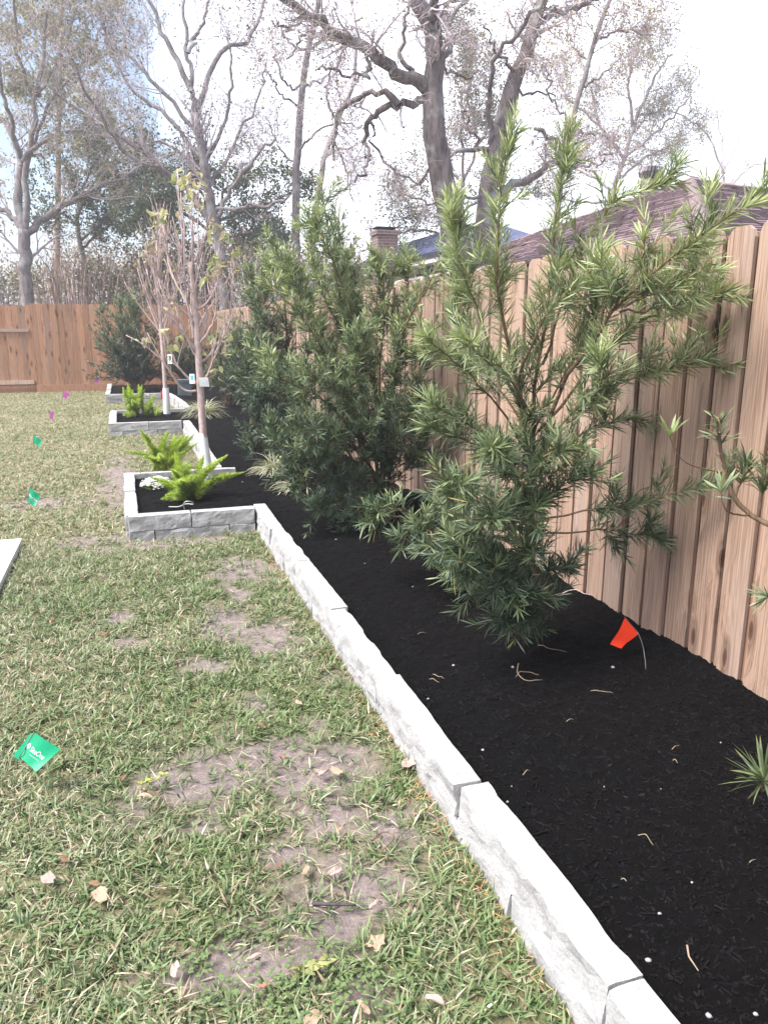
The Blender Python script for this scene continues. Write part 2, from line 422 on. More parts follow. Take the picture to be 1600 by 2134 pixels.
# ---- grass blades
def in_slab(x, y): return (x < -.80) & (y < 5.83)
def make_grass(name, nt_, per, y0, y1, lod, Lr, Wr, label, nstraw):
    def scatter(n, barek):
        y = y0 + (y1 - y0) * rng.random(n) ** (.9 if y0 < 5 else 1.15)
        xl = -.40 - y * .175 - .9; xr = bed_left(y); x = xl + (xr - xl) * rng.random(n)
        dens = .55 + 1.1 * (fbm(x * 7, y * 7, 41) - .38)
        keep = (rng.random(n) < np.clip(dens, .10, 1) * (1 - barek * np.clip(bare(x, y) * 1.25, 0, 1))) & ~in_slab(x, y) & (x < xr - .01)
        return x[keep], y[keep]
    green = np.array([[.092, .150, .052], [.13, .188, .074], [.070, .115, .046], [.215, .262, .15], [.17, .218, .10], [.27, .31, .215]])
    dry = np.array([[.40, .335, .23], [.32, .255, .165], [.47, .42, .32], [.24, .17, .11], [.36, .335, .235]])
    # green tufts: several blades from one crown
    x, y = scatter(nt_, .88); m_ = len(x); k = rng.integers(max(1, per - 2), per + 3, m_); idx = np.repeat(np.arange(m_), k); n = len(idx)
    vig = rng.uniform(.7, 1.25, m_)[idx]; s = straw(x, y)[idx]; hue = rng.random(m_)[idx]
    az = rng.uniform(0, 2 * math.pi, n); lean = np.radians(rng.uniform(18, 78, n))
    D = np.stack([np.cos(az) * np.sin(lean), np.sin(az) * np.sin(lean), np.cos(lean)], 1)
    Nn = nrm(np.array([0, 0, 1.0]) - D * D[:, 2:3] + rng.normal(0, .3, (n, 3)))
    L = rng.uniform(*Lr, n) * vig; W = rng.uniform(*Wr, n) * (.8 + .3 * vig)
    P = np.stack([x[idx] + rng.normal(0, .006, n), y[idx] + rng.normal(0, .006, n), rng.uniform(-.004, .006, n)], 1)
    gi = np.clip(((hue * .7 + rng.random(n) * .3) * 6 * (.30 + 1.15 * s)).astype(int), 0, 5)
    isd = rng.random(n) < .06 + .26 * s
    c = np.where(isd[:, None], dry[rng.integers(0, 5, n)], green[gi]) * rng.uniform(.8, 1.25, (n, 1))
    g1 = straps(P, D, Nn, L, W, rng.uniform(.1, .8, n), lod, c, (.36, .32, .18))
    # dead straw lying through the turf
    x, y = scatter(nstraw, .45); n = len(x); keep = rng.random(n) < .35 + .65 * straw(x, y); x, y = x[keep], y[keep]; n = len(x)
    az = rng.uniform(0, 6.28, n); lean = np.radians(rng.uniform(62, 90, n)); D = np.stack([np.cos(az) * np.sin(lean), np.sin(az) * np.sin(lean), np.cos(lean)], 1)
    P = np.stack([x, y, rng.uniform(0, .026, n)], 1); c = dry[rng.integers(0, 5, n)] * rng.uniform(.8, 1.15, (n, 1))
    g2 = straps(P, D, nrm(np.array([0, 0, 1.0]) + rng.normal(0, .4, (n, 3))), rng.uniform(*Lr, n) * 1.15, rng.uniform(*Wr, n) * .55, rng.uniform(-.2, .5, n), lod, c)
    V, Q, T, C_ = cat_geo([g1, g2])
    return tag(put(name, V, Q, T, M['grass'], None, C_), label, 'grass', kind='stuff')
make_grass("lawn_grass", 48000, 6, .55, 5.75, 1, (.022, .060), (.0030, .0066), 'short broad bladed lawn grass mixed green and straw, nearest the camera', 36000)
make_grass("lawn_grass", 46000, 4, 5.75, 19.8, 0, (.03, .065), (.006, .013), 'pale dry lawn grass running back to the far fence', 70000)


# clover and small weeds in the thin lawn at the front
def clover():
    P = []; 
    for (u, v, r, n) in [(420, 2010, .16, 90), (520, 2090, .16, 90), (680, 2030, .14, 90), (760, 2110, .12, 70), (150, 1940, .10, 60), (100, 1790, .1, 40), (600, 1230, .08, 40), (930, 1660, .08, 60), (640, 2125, .1, 90)]:
        c0 = gz(u, v); P.append(c0 + rng.normal(0, r * .5, (n, 3)) * np.array([1, .8, 0]))
    P = np.concatenate(P); P = P[P[:, 0] < X_RUN - .03]; P[:, 2] = rng.uniform(.012, .035, len(P))
    geo = []
    for k in range(3):
        a = rng.uniform(0, 6.28, len(P)) * 0 + k * 2.094 + P[:, 0] * 300
        D = np.stack([np.cos(a), np.sin(a), rng.uniform(-.1, .35, len(P))], 1); D = nrm(D)
        c = np.array([.12, .17, .065]) * rng.uniform(.7, 1.35, (len(P), 1))
        geo.append(straps(P, D, np.tile([0, 0, 1.0], (len(P), 1)), rng.uniform(.005, .009, len(P)), rng.uniform(.006, .009, len(P)), .1, 2, c))
    V, Q, T, C_ = cat_geo(geo)
    tag(put("clover", V, Q, T, M['grass'], None, C_), 'small bright green clover weeds in the thin lawn beside the stone edging', 'weeds', kind='stuff')
clover()

# ---- patio slab corner at the left
sl = MB(); sl.prism([(-4.5, -1.0, .055), (-.815, -1.0, .055), (-.80, 5.80, .055), (-4.5, 5.83, .055)], (0, 0, -.12))
tag(sl.put("patio_slab", M['concrete_slab']), kind='structure')

# ---- mulch bed
def mat_mulch():
    m, nt, b = new_mat("black_mulch", .9, .12)
    g = geoco(nt); n1 = noise(nt, g, 60, 6, .75); n2 = noise(nt, g, 4, 3); n3 = noise(nt, g, 220, 4, .7)
    c = ramp(nt, n1, [(.3, (.0014, .001, .0011)), (.6, (.0042, .003, .0033)), (.8, (.0105, .008, .0085))])
    c = mixc(nt, ramp(nt, n2, [(.4, (0, 0, 0)), (.7, (.5, .5, .5))]), c, (.0024, .002, .0026))
    nt.links.new(c, b.inputs['Base Color'])
    h = N(nt, "ShaderNodeMath", operation='ADD'); nt.links.new(n1, h.inputs[0]); nt.links.new(n3, h.inputs[1])
    bump(nt, b, h.outputs[0], 1.0, .035); return m
M['mulch'] = mat_mulch()
def mulch_z(x, y):
    x = np.asarray(x, float); y = np.asarray(y, float)
    z = .135 + .035 * (fbm(x * 2.1, y * 2.1, 71) - .5) + .026 * (fbm(x * 11, y * 11, 75) - .5) + .020 * (fbm(x * 34, y * 34, 77, 3) - .5)
    z = z + .05 * np.exp(-(((x - 1.66) / .3) ** 2 + ((y - 2.85) / .35) ** 2)) + .06 * np.exp(-(((x - 1.95) / .3) ** 2 + ((y - 5.6) / .5) ** 2))
    z = z + .03 * np.clip((x - 1.9) / .3, 0, 1) - .012 * np.clip((.98 - x) / .05, 0, 1) * (y < 5.6)
    return z
def grid_sheet(x0, x1, y0, y1, d):
    xs = np.arange(x0, x1, d); ys = np.arange(y0, y1, d); X, Y = np.meshgrid(xs, ys, indexing='ij'); return X, Y
geo = []
for (x0, x1, y0, y1, d) in [(.90, 2.20, -1.2, 5.8, .022), (-.40, 2.24, 5.70, 12.0, .045), (-.48, 2.24, 11.9, 19.85, .05)]:
    X, Y = grid_sheet(x0, x1, y0, y1, d); ii = np.arange(X.size).reshape(X.shape)
    Q = np.stack([ii[:-1, :-1], ii[1:, :-1], ii[1:, 1:], ii[:-1, 1:]], -1).reshape(-1, 4)
    cx = X.ravel()[Q].mean(1); cy = Y.ravel()[Q].mean(1)
    yb = cy
    lo = bed_left(yb) + .05
    ok = (cx > lo) & ~((yb > 7.43) & (yb < 7.53) & (cx < .76)) & ~((yb > 5.64) & (yb < 5.70) & (cx < .9)) & ~((yb < 11.58) & (yb > 11.5) & (cx < .76)) & ~((yb > 13.32) & (yb < 13.45) & (cx < .9)) & ~((yb > 16.55) & (yb < 16.68) & (cx < .75))
    geo.append((np.stack([X, Y, mulch_z(X, Y)], -1).reshape(-1, 3), Q[ok], None))
V, Q, T, _ = cat_geo(geo)
tag(put("mulch_bed", V, Q, None, M['mulch'], None, None, True), kind='structure')

def mat_chip():
    m, nt, b = new_mat("mulch_chips", .8, .14)
    a = N(nt, "ShaderNodeAttribute", attribute_name="Col"); nt.links.new(a.outputs['Color'], b.inputs['Base Color']); return m
M['chip'] = mat_chip()
def chips(n, x0, x1, y0, y1, Lr, Wr):
    x = rng.uniform(x0, x1, n); y = y0 + (y1 - y0) * rng.random(n) ** 1.3
    k = (x > bed_left(y) + .12); x, y = x[k], y[k]; n = len(x)
    P = np.stack([x, y, mulch_z(x, y) + rng.uniform(-.006, .002, n)], 1)
    az = rng.uniform(0, 6.28, n); el = rng.normal(0, .2, n)
    D = np.stack([np.cos(az) * np.cos(el), np.sin(az) * np.cos(el), np.sin(el)], 1)
    Nn = nrm(np.array([0, 0, 1.0]) + rng.normal(0, .4, (n, 3))); S = nrm(np.cross(D, Nn)); Nn = np.cross(S, D)
    L = rng.uniform(*Lr, n) * rng.random(n) ** .8 + .008; W = rng.uniform(*Wr, n); H = rng.uniform(.0015, .004, n)
    V = []
    for (a, b_, c_) in [(-1, -1, -1), (1, -.6, -1), (1, .7, -1), (-1, 1, -1), (-1, -1, 1), (1, -.6, 1), (1, .7, 1), (-1, 1, 1)]:
        V.append(P + D * (a * L * .5)[:, None] + S * (b_ * W * .5)[:, None] + Nn * (c_ * H * .5)[:, None])
    V = np.stack(V, 1).reshape(-1, 3); b = (np.arange(n) * 8)[:, None, None]
    Q = (b + np.array([[(4, 5, 6, 7), (0, 1, 5, 4), (1, 2, 6, 5), (2, 3, 7, 6), (3, 0, 4, 7)]])).reshape(-1, 4)
    base = np.array([[.0026, .0021, .0024], [.0036, .0029, .0032], [.0052, .0042, .0046], [.0022, .0019, .0022], [.010, .008, .0085]])
    c = base[rng.choice(5, n, p=[.33, .27, .18, .17, .05])] * rng.uniform(.8, 1.3, (n, 1))
    return V, Q, None, np.repeat(c, 8, 0)
V, Q, T, C_ = cat_geo([chips(12000, .93, 2.2, .6, 5.7, (.008, .040), (.002, .008)), chips(30000, .93, 2.2, .6, 5.7, (.003, .012), (.003, .007)), chips(9000, -.3, 2.2, 5.7, 19, (.02, .07), (.006, .015))])
tag(put("mulch_chips", V, Q, None, M['chip'], None, C_), 'fine black bark mulch chips covering the planting bed', 'mulch', kind='stuff')

# ================================================================== STONE EDGING
def mat_block():
    m, nt, b = new_mat("concrete_block", .9, .2)
    oc = objco(nt); oi = nt.nodes.new("ShaderNodeObjectInfo")
    sh = N(nt, "ShaderNodeVectorMath", operation='ADD'); nt.links.new(oc, sh.inputs[0])
    mm = N(nt, "ShaderNodeMath", operation='MULTIPLY'); nt.links.new(oi.outputs['Random'], mm.inputs[0]); mm.inputs[1].default_value = 40
    nt.links.new(mm.outputs[0], sh.inputs[1]); v = sh.outputs[0]
    n1 = noise(nt, v, 14, 6, .7, .3); n2 = noise(nt, v, 120, 4, .75); n3 = noise(nt, v, 4, 3)
    c = ramp(nt, n1, [(.28, (.215, .206, .203)), (.5, (.33, .322, .315)), (.72, (.43, .422, .41))])
    c = mixc(nt, .45, c, ramp(nt, n2, [(.3, (.18, .171, .168)), (.62, (.43, .423, .424))]))
    c = mixc(nt, ramp(nt, n3, [(.55, (0, 0, 0)), (.8, (.35, .35, .35))]), c, (.22, .20, .195))
    nt.links.new(c, b.inputs['Base Color']); 
    h = N(nt, "ShaderNodeMath", operation='ADD'); nt.links.new(n1, h.inputs[0]); nt.links.new(n2, h.inputs[1])
    bump(nt, b, h.outputs[0], .6, .006); return m
M['block'] = mat_block()

def block_mesh(L, D, Hh, r, rough=.010, near=True):
    nx = max(4, int(L / (.026 if near else .09))); ny = 3; nz = 5 if near else 3
    idx = {}; V = []; Q = []
    def vid(i, j, k):
        if (i, j, k) not in idx:
            idx[(i, j, k)] = len(V); V.append([i / nx * L, j / ny * D, k / nz * Hh])
        return idx[(i, j, k)]
    for i in range(nx):
        for k in range(nz):
            Q.append([vid(i, 0, k), vid(i + 1, 0, k), vid(i + 1, 0, k + 1), vid(i, 0, k + 1)])
            Q.append([vid(i, ny, k), vid(i, ny, k + 1), vid(i + 1, ny, k + 1), vid(i + 1, ny, k)])
        for j in range(ny):
            Q.append([vid(i, j, nz), vid(i + 1, j, nz), vid(i + 1, j + 1, nz), vid(i, j + 1, nz)])
    for j in range(ny):
        for k in range(nz):
            Q.append([vid(0, j, k), vid(0, j, k + 1), vid(0, j + 1, k + 1), vid(0, j + 1, k)])
            Q.append([vid(nx, j, k), vid(nx, j + 1, k), vid(nx, j + 1, k + 1), vid(nx, j, k + 1)])
    V = np.array(V); sx, sy = r.uniform(0, 100, 2)
    x, y, z = V.T.copy()
    f = fbm(x * 11 + sx, z * 14 + sy, 5, 3) - .5
    front = y < 1e-6; back = y > D - 1e-6; top = z > Hh - 1e-6
    e0 = x < 1e-6; e1 = x > L - 1e-6
    V[front, 1] += (f[front] * rough * 2.6) + .004
    V[front & top, 1] += .002 + .006 * np.clip(fbm(x * 17 + sx, z * 0 + sy, 9, 2) - .62, 0, 1)[front & top] * 2.5
    V[front & top, 2] -= r.uniform(0, .003, (front & top).sum())
    V[back & top, 1] += -.010 * np.clip(fbm(x * 9 + sy, x * 0 + sx, 3, 2) - .5, 0, 1)[back & top] * 3 + .004 * (fbm(x * 25 + sy, x * 0, 8, 2) - .5)[back & top]
    V[top, 2] += .0045 * (fbm(x * 8 + sx, y * 8 + sy, 2, 2) - .5)[top]
    V[e0, 0] += r.uniform(0, .003, e0.sum()) + (.0015 * (front[e0] | top[e0])); V[e1, 0] -= r.uniform(0, .003, e1.sum()) + (.0015 * (front[e1] | top[e1]))
    return mesh_np("block", V, Q)

brng = np.random.default_rng(12)
def run_blocks(parent, p0, dirv, cuts, D, z0, z1, near=True, rough=.010, jit=.004):
    """blocks laid from p0 along dirv (unit, 2D); outer face to the right-hand side of travel"""
    ang = math.atan2(dirv[1], dirv[0]); pl = parent_loc(parent); inn = np.array([-dirv[1], dirv[0]])
    for a, b in zip(cuts[:-1], cuts[1:]):
        me = block_mesh(b - a - .0025, D, z1 - z0, brng, rough, near)
        o = link("block", me, M['block'], parent)
        q = np.array(p0) + np.array(dirv) * (a + .002) + inn * brng.normal(0, jit)
        o.location = (q[0] - pl[0], q[1] - pl[1], z0 + brng.normal(0, .0015) - pl[2])
        o.rotation_euler = (brng.normal(0, .006), brng.normal(0, .003), ang + brng.normal(0, .006))
def wall2(parent, p0, dirv, cuts_top, cuts_low, D=.095, near=True, ztop=.18, zmid=.072):
    run_blocks(parent, p0, dirv, cuts_low, D, -.04, zmid - .0015, near, .011)
    run_blocks(parent, p0, dirv, cuts_top, D, zmid, ztop, near, .011)

e = thing("stone_edging", (X_RUN, 3.0, 0), 'long straight edging wall of pale concrete blocks between the near lawn and the mulch', 'garden wall')
ycut = [5.83, 5.03, 4.26, 3.43, 2.65, 1.87, 1.11, .35, -.4, -1.2]
wall2(e, (X_RUN, 5.83), (0, -1), [5.83 - y for y in ycut], [0, .42, 1.2, 1.98, 2.8, 3.58, 4.3, 5.1, 6.23, 7.03])
e = thing("stone_edging", (.4, 6.6, 0), 'nearest square planter bump-out of concrete blocks around the larger foxtail ferns', 'garden wall')
wall2(e, (-.075, 5.665), (1, 0), [0, .445, .915], [0, .18, .72, .915], ztop=.183)
wall2(e, (-.10, 7.50), (0, -1), [0, .40, .88, 1.30, 1.735], [0, .25, .7, 1.15, 1.735])
wall2(e, (.93, 7.50), (-1, 0), [0, .42, .88, 1.02], [0, .3, .75, 1.02])
e = thing("stone_edging", (.71, 9.5, 0), 'middle edging wall of concrete blocks running between the two square planters', 'garden wall')
wall2(e, (.71, 11.62), (0, -1), [0, .55, 1.1, 1.7, 2.3, 2.9, 3.45, 4.09], [0, .3, .8, 1.4, 2.0, 2.6, 3.2, 4.09], .105, False)
e = thing("stone_edging", (.2, 12.5, 0), 'second square planter bump-out of concrete blocks around the smaller foxtail ferns', 'garden wall')
wall2(e, (-.285, 11.53), (1, 0), [0, .52, .985], [0, .16, .64, .985], .095, False)
wall2(e, (-.32, 13.40), (0, -1), [0, .45, .9, 1.4, 1.86], [0, .25, .7, 1.2, 1.86], .11, False)
wall2(e, (.88, 13.42), (-1, 0), [0, .4, .8, 1.19], [0, .2, .6, 1.19], .095, False)
e = thing("stone_edging", (.8, 15, 0), 'curved edging wall of concrete blocks behind the thinner young tree', 'garden wall')
arc = [(.88, 13.5), (.87, 14.1), (.845, 14.7), (.815, 15.3), (.775, 15.9), (.72, 16.5), (.70, 16.62)]
for k in range(len(arc) - 1, 0, -1):
    a = np.array(arc[k]); b_ = np.array(arc[k - 1]); L_ = np.linalg.norm(b_ - a)
    wall2(e, a, (b_ - a) / L_, [0, L_], [0, L_], .11, False)
e = thing("stone_edging", (.1, 16.7, 0), 'farthest edging of concrete blocks in front of the tall back fence', 'garden wall')
wall2(e, (-.45, 16.62), (1, 0), [0, .45, .85, 1.16], [0, .3, .7, 1.16], .1, False)
wall2(e, (-.47, 19.8), (0, -1), [0, .6, 1.2, 1.8, 2.4, 3.18], [0, .5, 1.1, 1.7, 2.3, 3.18], .1, False)

# ================================================================== FENCES
M['picket_near'] = wood_mat("weathered_cedar_pinkish", (.37, .257, .194), (.265, .171, .122), (.13, .073, .047), (.285, .226, .196))
M['picket_back'] = wood_mat("back_fence_cedar", (.45, .245, .145), (.35, .178, .098), (.19, .085, .045), (.33, .22, .165))
M['picket_recess'] = wood_mat("inner_cedar_boards", (.28, .155, .105), (.21, .108, .07), (.12, .058, .038), (.21, .145, .115))
M['rail_pale'] = wood_mat('pale_fence_rail', (.50, .37, .29), (.42, .29, .21), (.28, .17, .12), (.42, .34, .30))
def picket_mesh(w_, h, t, r):
    c = .030 + r.uniform(-.003, .003)
    pts = [(0, 0), (w_, 0), (w_, h - .042), (w_ - .012, h - .016), (w_ - c - .006, h), (c + .006, h), (.012, h - .016), (0, h - .042)]
    mb = MB(); mb.prism([(-t, y - w_ / 2, z) for y, z in pts], (t, 0, 0)); return mb.mesh("picket")
prng = np.random.default_rng(5)
FX = 2.20
pm = [picket_mesh(.133, 1.855 + prng.uniform(-.006, .006), .016, prng) for _ in range(5)]
pb = [picket_mesh(.12, 1.81 + prng.uniform(-.006, .006), .016, prng) for _ in range(3)]
f = thing("side_fence", (FX, 10, 0), 'tall weathered board fence with dog eared tops running along the right of the bed', 'fence')
y = -1.0; k = 0
while y < 19.85:
    o = link("picket", pm[k % 5], M['picket_near'], f)
    o.location = (prng.normal(0, .0025), y - 10, .03 + prng.normal(0, .007)); o.rotation_euler = (prng.normal(0, .0035), prng.normal(0, .003), prng.normal(0, .02))
    b_ = link("backing_board", pb[k % 3], M['picket_recess'], f)
    b_.location = (.019 + prng.normal(0, .001), y - 10 + .0775, .03 + prng.normal(0, .006)); b_.rotation_euler = (prng.normal(0, .002), 0, 0)
    y += .1555 + prng.normal(0, .0025); k += 1
for z in (.25, .95, 1.6): MB().box((FX + .038, -1.05, z), (FX + .076, 19.85, z + .089)).put("rail", M['picket_recess'], f)
for yy in np.arange(-1.2, 19.8, 2.4): MB().box((FX + .077, yy, -.05), (FX + .166, yy + .089, 1.8)).put("post", M['picket_recess'], f)

BYF = 19.92
def back_section(label, x0, x1, ztop, rails, yoff, seedk):
    f = thing("back_fence", ((x0 + x1) / 2, BYF, 0), label, 'fence')
    ms = [picket_mesh(.138, ztop - .17 + prng.uniform(-.005, .005), .016, prng) for _ in range(4)]
    x = x0 + .07; k = 0
    while x < x1 - .015:
        o = link("picket", ms[k % 4], M['picket_back'], f)
        o.location = (x - (x0 + x1) / 2, yoff, .17 + prng.normal(0, .004)); o.rotation_euler = (0, prng.normal(0, .003), R(90) + prng.normal(0, .01))
        x += .1425; k += 1
    MB().box((x0, BYF - .045 + yoff, -.04), (x1 - .004, BYF - .02 + yoff, .178)).put("kickboard", M['picket_back'], f)
    if rails:
        for z0, z1 in ((1.40, 1.47), (.20, .29)):
            o = MB().box((0, BYF - .075 + yoff, z0), (.5, BYF - .017 + yoff, z1)); 
            MB().box((x0, BYF - .062 + yoff, z0), (x1 - .05, BYF - .017 + yoff, z1)).put("rail", M['rail_pale'], f)
    else:
        for z0 in (.3, 1.0, 1.7): MB().box((x0, BYF + .004 + yoff, z0), (x1, BYF + .042 + yoff, z0 + .089)).put("rail", M['picket_recess'], f)
    return f
back_section('back fence section with horizontal rails showing, at the far left', -8.0, -2.05, 2.0, True, .09, 0)
back_section('smooth back fence section of cedar pickets behind the far planter', -2.04, 2.19, 2.035, False, 0.0, 1)
# ================================================================== PODOCARPUS SHRUBS
M['podo_leaf'] = leaf_mat("podocarpus_leaves", .46, .42, .22, (1.0, 1.1, .6))
M['podo_bark'] = bark_mat("podocarpus_bark", (.20, .135, .085), (.095, .062, .042), 60, .2, .5)
FENCE_IN = 2.12
def bp(u, v, Y):
    p = gy(u, v, Y)
    return p if p[0] < FENCE_IN else gx(u, v, FENCE_IN)
def leafy(r, PTS, t0, t1, dens, Lr, Wr, lod, pal, young, cant=(30, 62), size_tip=.75, tipk=.55):
    """strap leaves spiralled round polylines; young = 0..1 paleness, from new growth and from glare painted in by height"""
    seg = np.linalg.norm(np.diff(PTS, axis=1), axis=2).sum(1)
    cnt = np.maximum(4, (seg * (t1 - t0) * dens)).astype(int); idx = np.repeat(np.arange(len(PTS)), cnt)
    n = len(idx); t = t0 + (t1 - t0) * r.random(n)
    P, T, _, _ = interp(PTS, idx, t)
    rnd = r.normal(size=(n, 3)); perp = nrm(rnd - (rnd * T).sum(1, keepdims=True) * T)
    a = np.radians(r.uniform(cant[0], cant[1], n) * (1 - tipk * np.clip((t - .72) / .28, 0, 1)))
    a = a[:, None]
    D = nrm(T * np.cos(a) + perp * np.sin(a) + np.array([0, 0, .10]))
    Nn = nrm(T + r.normal(0, .35, (n, 3)))
    L = r.uniform(*Lr, n) * (1 - (1 - size_tip) * np.clip((t - .6) / .4, 0, 1)); W = r.uniform(*Wr, n)
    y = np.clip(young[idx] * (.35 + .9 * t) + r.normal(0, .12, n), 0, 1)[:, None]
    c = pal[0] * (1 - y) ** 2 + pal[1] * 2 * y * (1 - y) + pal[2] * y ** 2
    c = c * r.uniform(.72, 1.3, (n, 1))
    br = r.random(n) < .006
    c[br] = np.array([.34, .26, .08])
    return straps(P, D, Nn, L, W, r.uniform(-.08, .28, n), lod, c)
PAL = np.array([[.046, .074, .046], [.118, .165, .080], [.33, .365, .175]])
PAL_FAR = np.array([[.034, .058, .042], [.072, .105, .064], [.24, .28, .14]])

def shrub(name, base, mains, r, label, r0=.018, ntw=300, tl=(.12, .26), ntw2=0, tl2=(.06, .14), dens=240, Lr=(.06, .10), Wr=(.006, .009), lod=2, pal=PAL, y_lo=.3, y_hi=2.2, t0=.3, group=None, main_leaf=True, cat='shrub', twig_n=5, yb=0.0, mdens=1.0):
    """mains: list of polylines (world control points), first point at or near the trunk"""
    th = thing(name, base, label, cat, group)
    PT = np.stack([resample(m_, 12, .006, r) for m_ in mains])
    seg = np.linalg.norm(np.diff(PT, axis=1), axis=2).sum(1)
    RD = (r0 * np.clip(seg / seg.max(), .35, 1) ** 1.0)[:, None] * np.linspace(1, .16, 12)[None]
    V, Q, T = tubes(PT, RD, 7)
    put("trunk", V, Q, T, M['podo_bark'], th, None, True)
    tw, tr = spawn(r, PT, RD, ntw, t0, .98, (30, 62), tl, .35, twig_n, .4, .22, .10, .0016, .35)
    allp = [tw]; tg = [tubes(tw, tr, 4)]
    if ntw2:
        t2, t2r = spawn(r, tw, tr, ntw2, .25, .9, (35, 60), tl2, .3, twig_n, .6, .15, .12, .0012, .4)
        allp.append(t2); tg.append(tubes(t2, t2r, 3))
    V, Q, T, _ = cat_geo(tg); tag(put("twigs", V, Q, T, M['podo_bark'], th, None, True), kind='stuff')
    geo = []
    for A in allp:
        zt = A[:, -1, 2]; yg = np.clip((zt - y_lo) / (y_hi - y_lo), 0, 1) * .75 + r.normal(.06 + yb, .16, len(A))  # higher shoots paler: partly new growth, partly glare put into the leaf colour
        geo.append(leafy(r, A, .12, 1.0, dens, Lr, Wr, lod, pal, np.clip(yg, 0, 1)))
    if main_leaf:
        zt = PT[:, -1, 2]; yg = np.clip((zt - y_lo) / (y_hi - y_lo), 0, 1) * .8 + .1  # same height paling on the mains, new growth and painted glare together
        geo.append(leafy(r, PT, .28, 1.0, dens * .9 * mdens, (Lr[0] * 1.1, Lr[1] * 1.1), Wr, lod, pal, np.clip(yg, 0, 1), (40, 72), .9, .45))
    V, Q, T, C_ = cat_geo(geo)
    V[:, 0] = np.minimum(V[:, 0], FX - .022)
    tag(put("foliage", V, Q, T, M['podo_leaf'], th, C_), kind='stuff')
    return th

def P3(lst): return np.array([bp(*p) for p in lst])
# --- the nearest shrub, in front of the fence
r = np.random.default_rng(101)
YF = 2.85
fm = [
 [(1128, 1345, YF), (1112, 1240, YF), (1104, 1130, YF), (1108, 1000, YF), (1095, 880, YF), (1052, 700, 2.80), (1036, 560, 2.75), (1040, 430, 2.72), (1070, 245, 2.70)],
 [(1108, 1000, YF), (1110, 860, YF), (1130, 700, 2.9), (1150, 560, 2.92), (1163, 420, 2.95), (1190, 250, 2.95)],
 [(1106, 1030, YF), (1150, 850, 2.80), (1250, 680, 2.55), (1340, 590, 2.4), (1450, 500, 2.2), (1592, 412, 2.05)],
 [(1130, 760, 2.9), (1180, 620, 2.9), (1255, 450, 2.85), (1385, 370, 2.7)],
 [(1095, 880, YF), (1000, 660, 2.85), (960, 530, 2.85), (942, 445, 2.85)],
 [(1100, 950, YF), (1010, 810, 2.75), (930, 740, 2.7), (885, 700, 2.65)],
 [(1106, 960, YF), (1270, 810, 2.7), (1390, 775, 2.55), (1480, 748, 2.45)],
 [(1120, 900, YF), (1290, 705, 2.75), (1420, 640, 2.6), (1530, 608, 2.5)],
 [(1104, 1090, YF), (1240, 1060, 2.7), (1370, 1040, 2.5), (1495, 1008, 2.35)],
 [(1104, 1120, YF), (1240, 1105, 2.8), (1310, 1110, 2.75), (1380, 1118, 2.7)],
 [(1106, 1000, YF), (1220, 900, 2.9), (1318, 872, 2.85)],
 [(1106, 980, YF), (980, 885, 2.75), (890, 838, 2.7)],
 [(1106, 1020, YF), (960, 915, 2.8), (885, 890, 2.8)],
 [(1104, 1080, YF), (990, 1010, 2.6), (935, 1030, 2.5)],
 [(1104, 1140, YF), (1000, 1110, 2.6), (940, 1160, 2.5)],
 [(1106, 1190, YF), (1020, 1170, 2.6), (965, 1205, 2.5)],
 [(1108, 1200, YF), (1150, 1190, 2.65), (1185, 1180, 2.6)],
 [(1124, 1310, YF), (1085, 1285, 2.65), (1035, 1295, 2.58)],
 [(1120, 1270, YF), (1090, 1240, 2.6), (1050, 1250, 2.5)],
 [(1112, 1240, YF), (1040, 1190, 2.65), (985, 1235, 2.6)],
 [(1110, 900, YF), (1010, 780, 3.0), (950, 640, 3.05), (965, 590, 3.05)],
 [(1110, 900, YF), (1190, 760, 2.9), (1240, 650, 2.9), (1230, 560, 2.9)],
 [(1110, 880, YF), (1060, 780, 2.6), (1000, 740, 2.5), (960, 700, 2.45)],
 [(1120, 960, YF), (1200, 850, 2.6), (1260, 790, 2.45), (1245, 740, 2.4)],
 [(1104, 1060, YF), (1060, 960, 2.55), (1020, 930, 2.4)],
 [(1104, 1060, YF), (1130, 960, 2.55), (1200, 930, 2.4)],
 [(1106, 1100, YF), (1170, 1010, 2.6), (1240, 990, 2.5)],
 [(1106, 1150, YF), (1060, 1080, 2.55), (1010, 1080, 2.4)],
 [(1104, 1100, YF), (1120, 1050, 2.6), (1110, 1060, 2.45)],
 [(1110, 1210, YF), (1090, 1150, 2.6), (1100, 1140, 2.5)],
 [(1290, 650, 2.5), (1380, 640, 2.45), (1430, 650, 2.4)],
 [(1122, 1300, YF), (1110, 1260, 2.65), (1085, 1270, 2.55)], [(1116, 1240, YF), (1060, 1215, 2.6), (1010, 1240, 2.5)],
 [(1250, 680, 2.55), (1260, 600, 2.5), (1250, 540, 2.5)],
 [(1330, 600, 2.4), (1340, 540, 2.4), (1345, 490, 2.38)],
 [(1300, 640, 2.45), (1400, 590, 2.4), (1500, 560, 2.3)],
 [(1080, 800, 2.85), (1130, 660, 2.7), (1200, 600, 2.65), (1275, 515, 2.6)],
]
shrub("podocarpus_shrub", gz(1128, 1345, .15), [P3(x) for x in fm], r, 'tall open podocarpus shrub in front of the fence beside the orange flag', .015, 420, (.09, .22), 250, (.05, .11), 240, (.054, .095), (.0038, .0060), 2, PAL, .45, 1.75, .22, mdens=1.9)
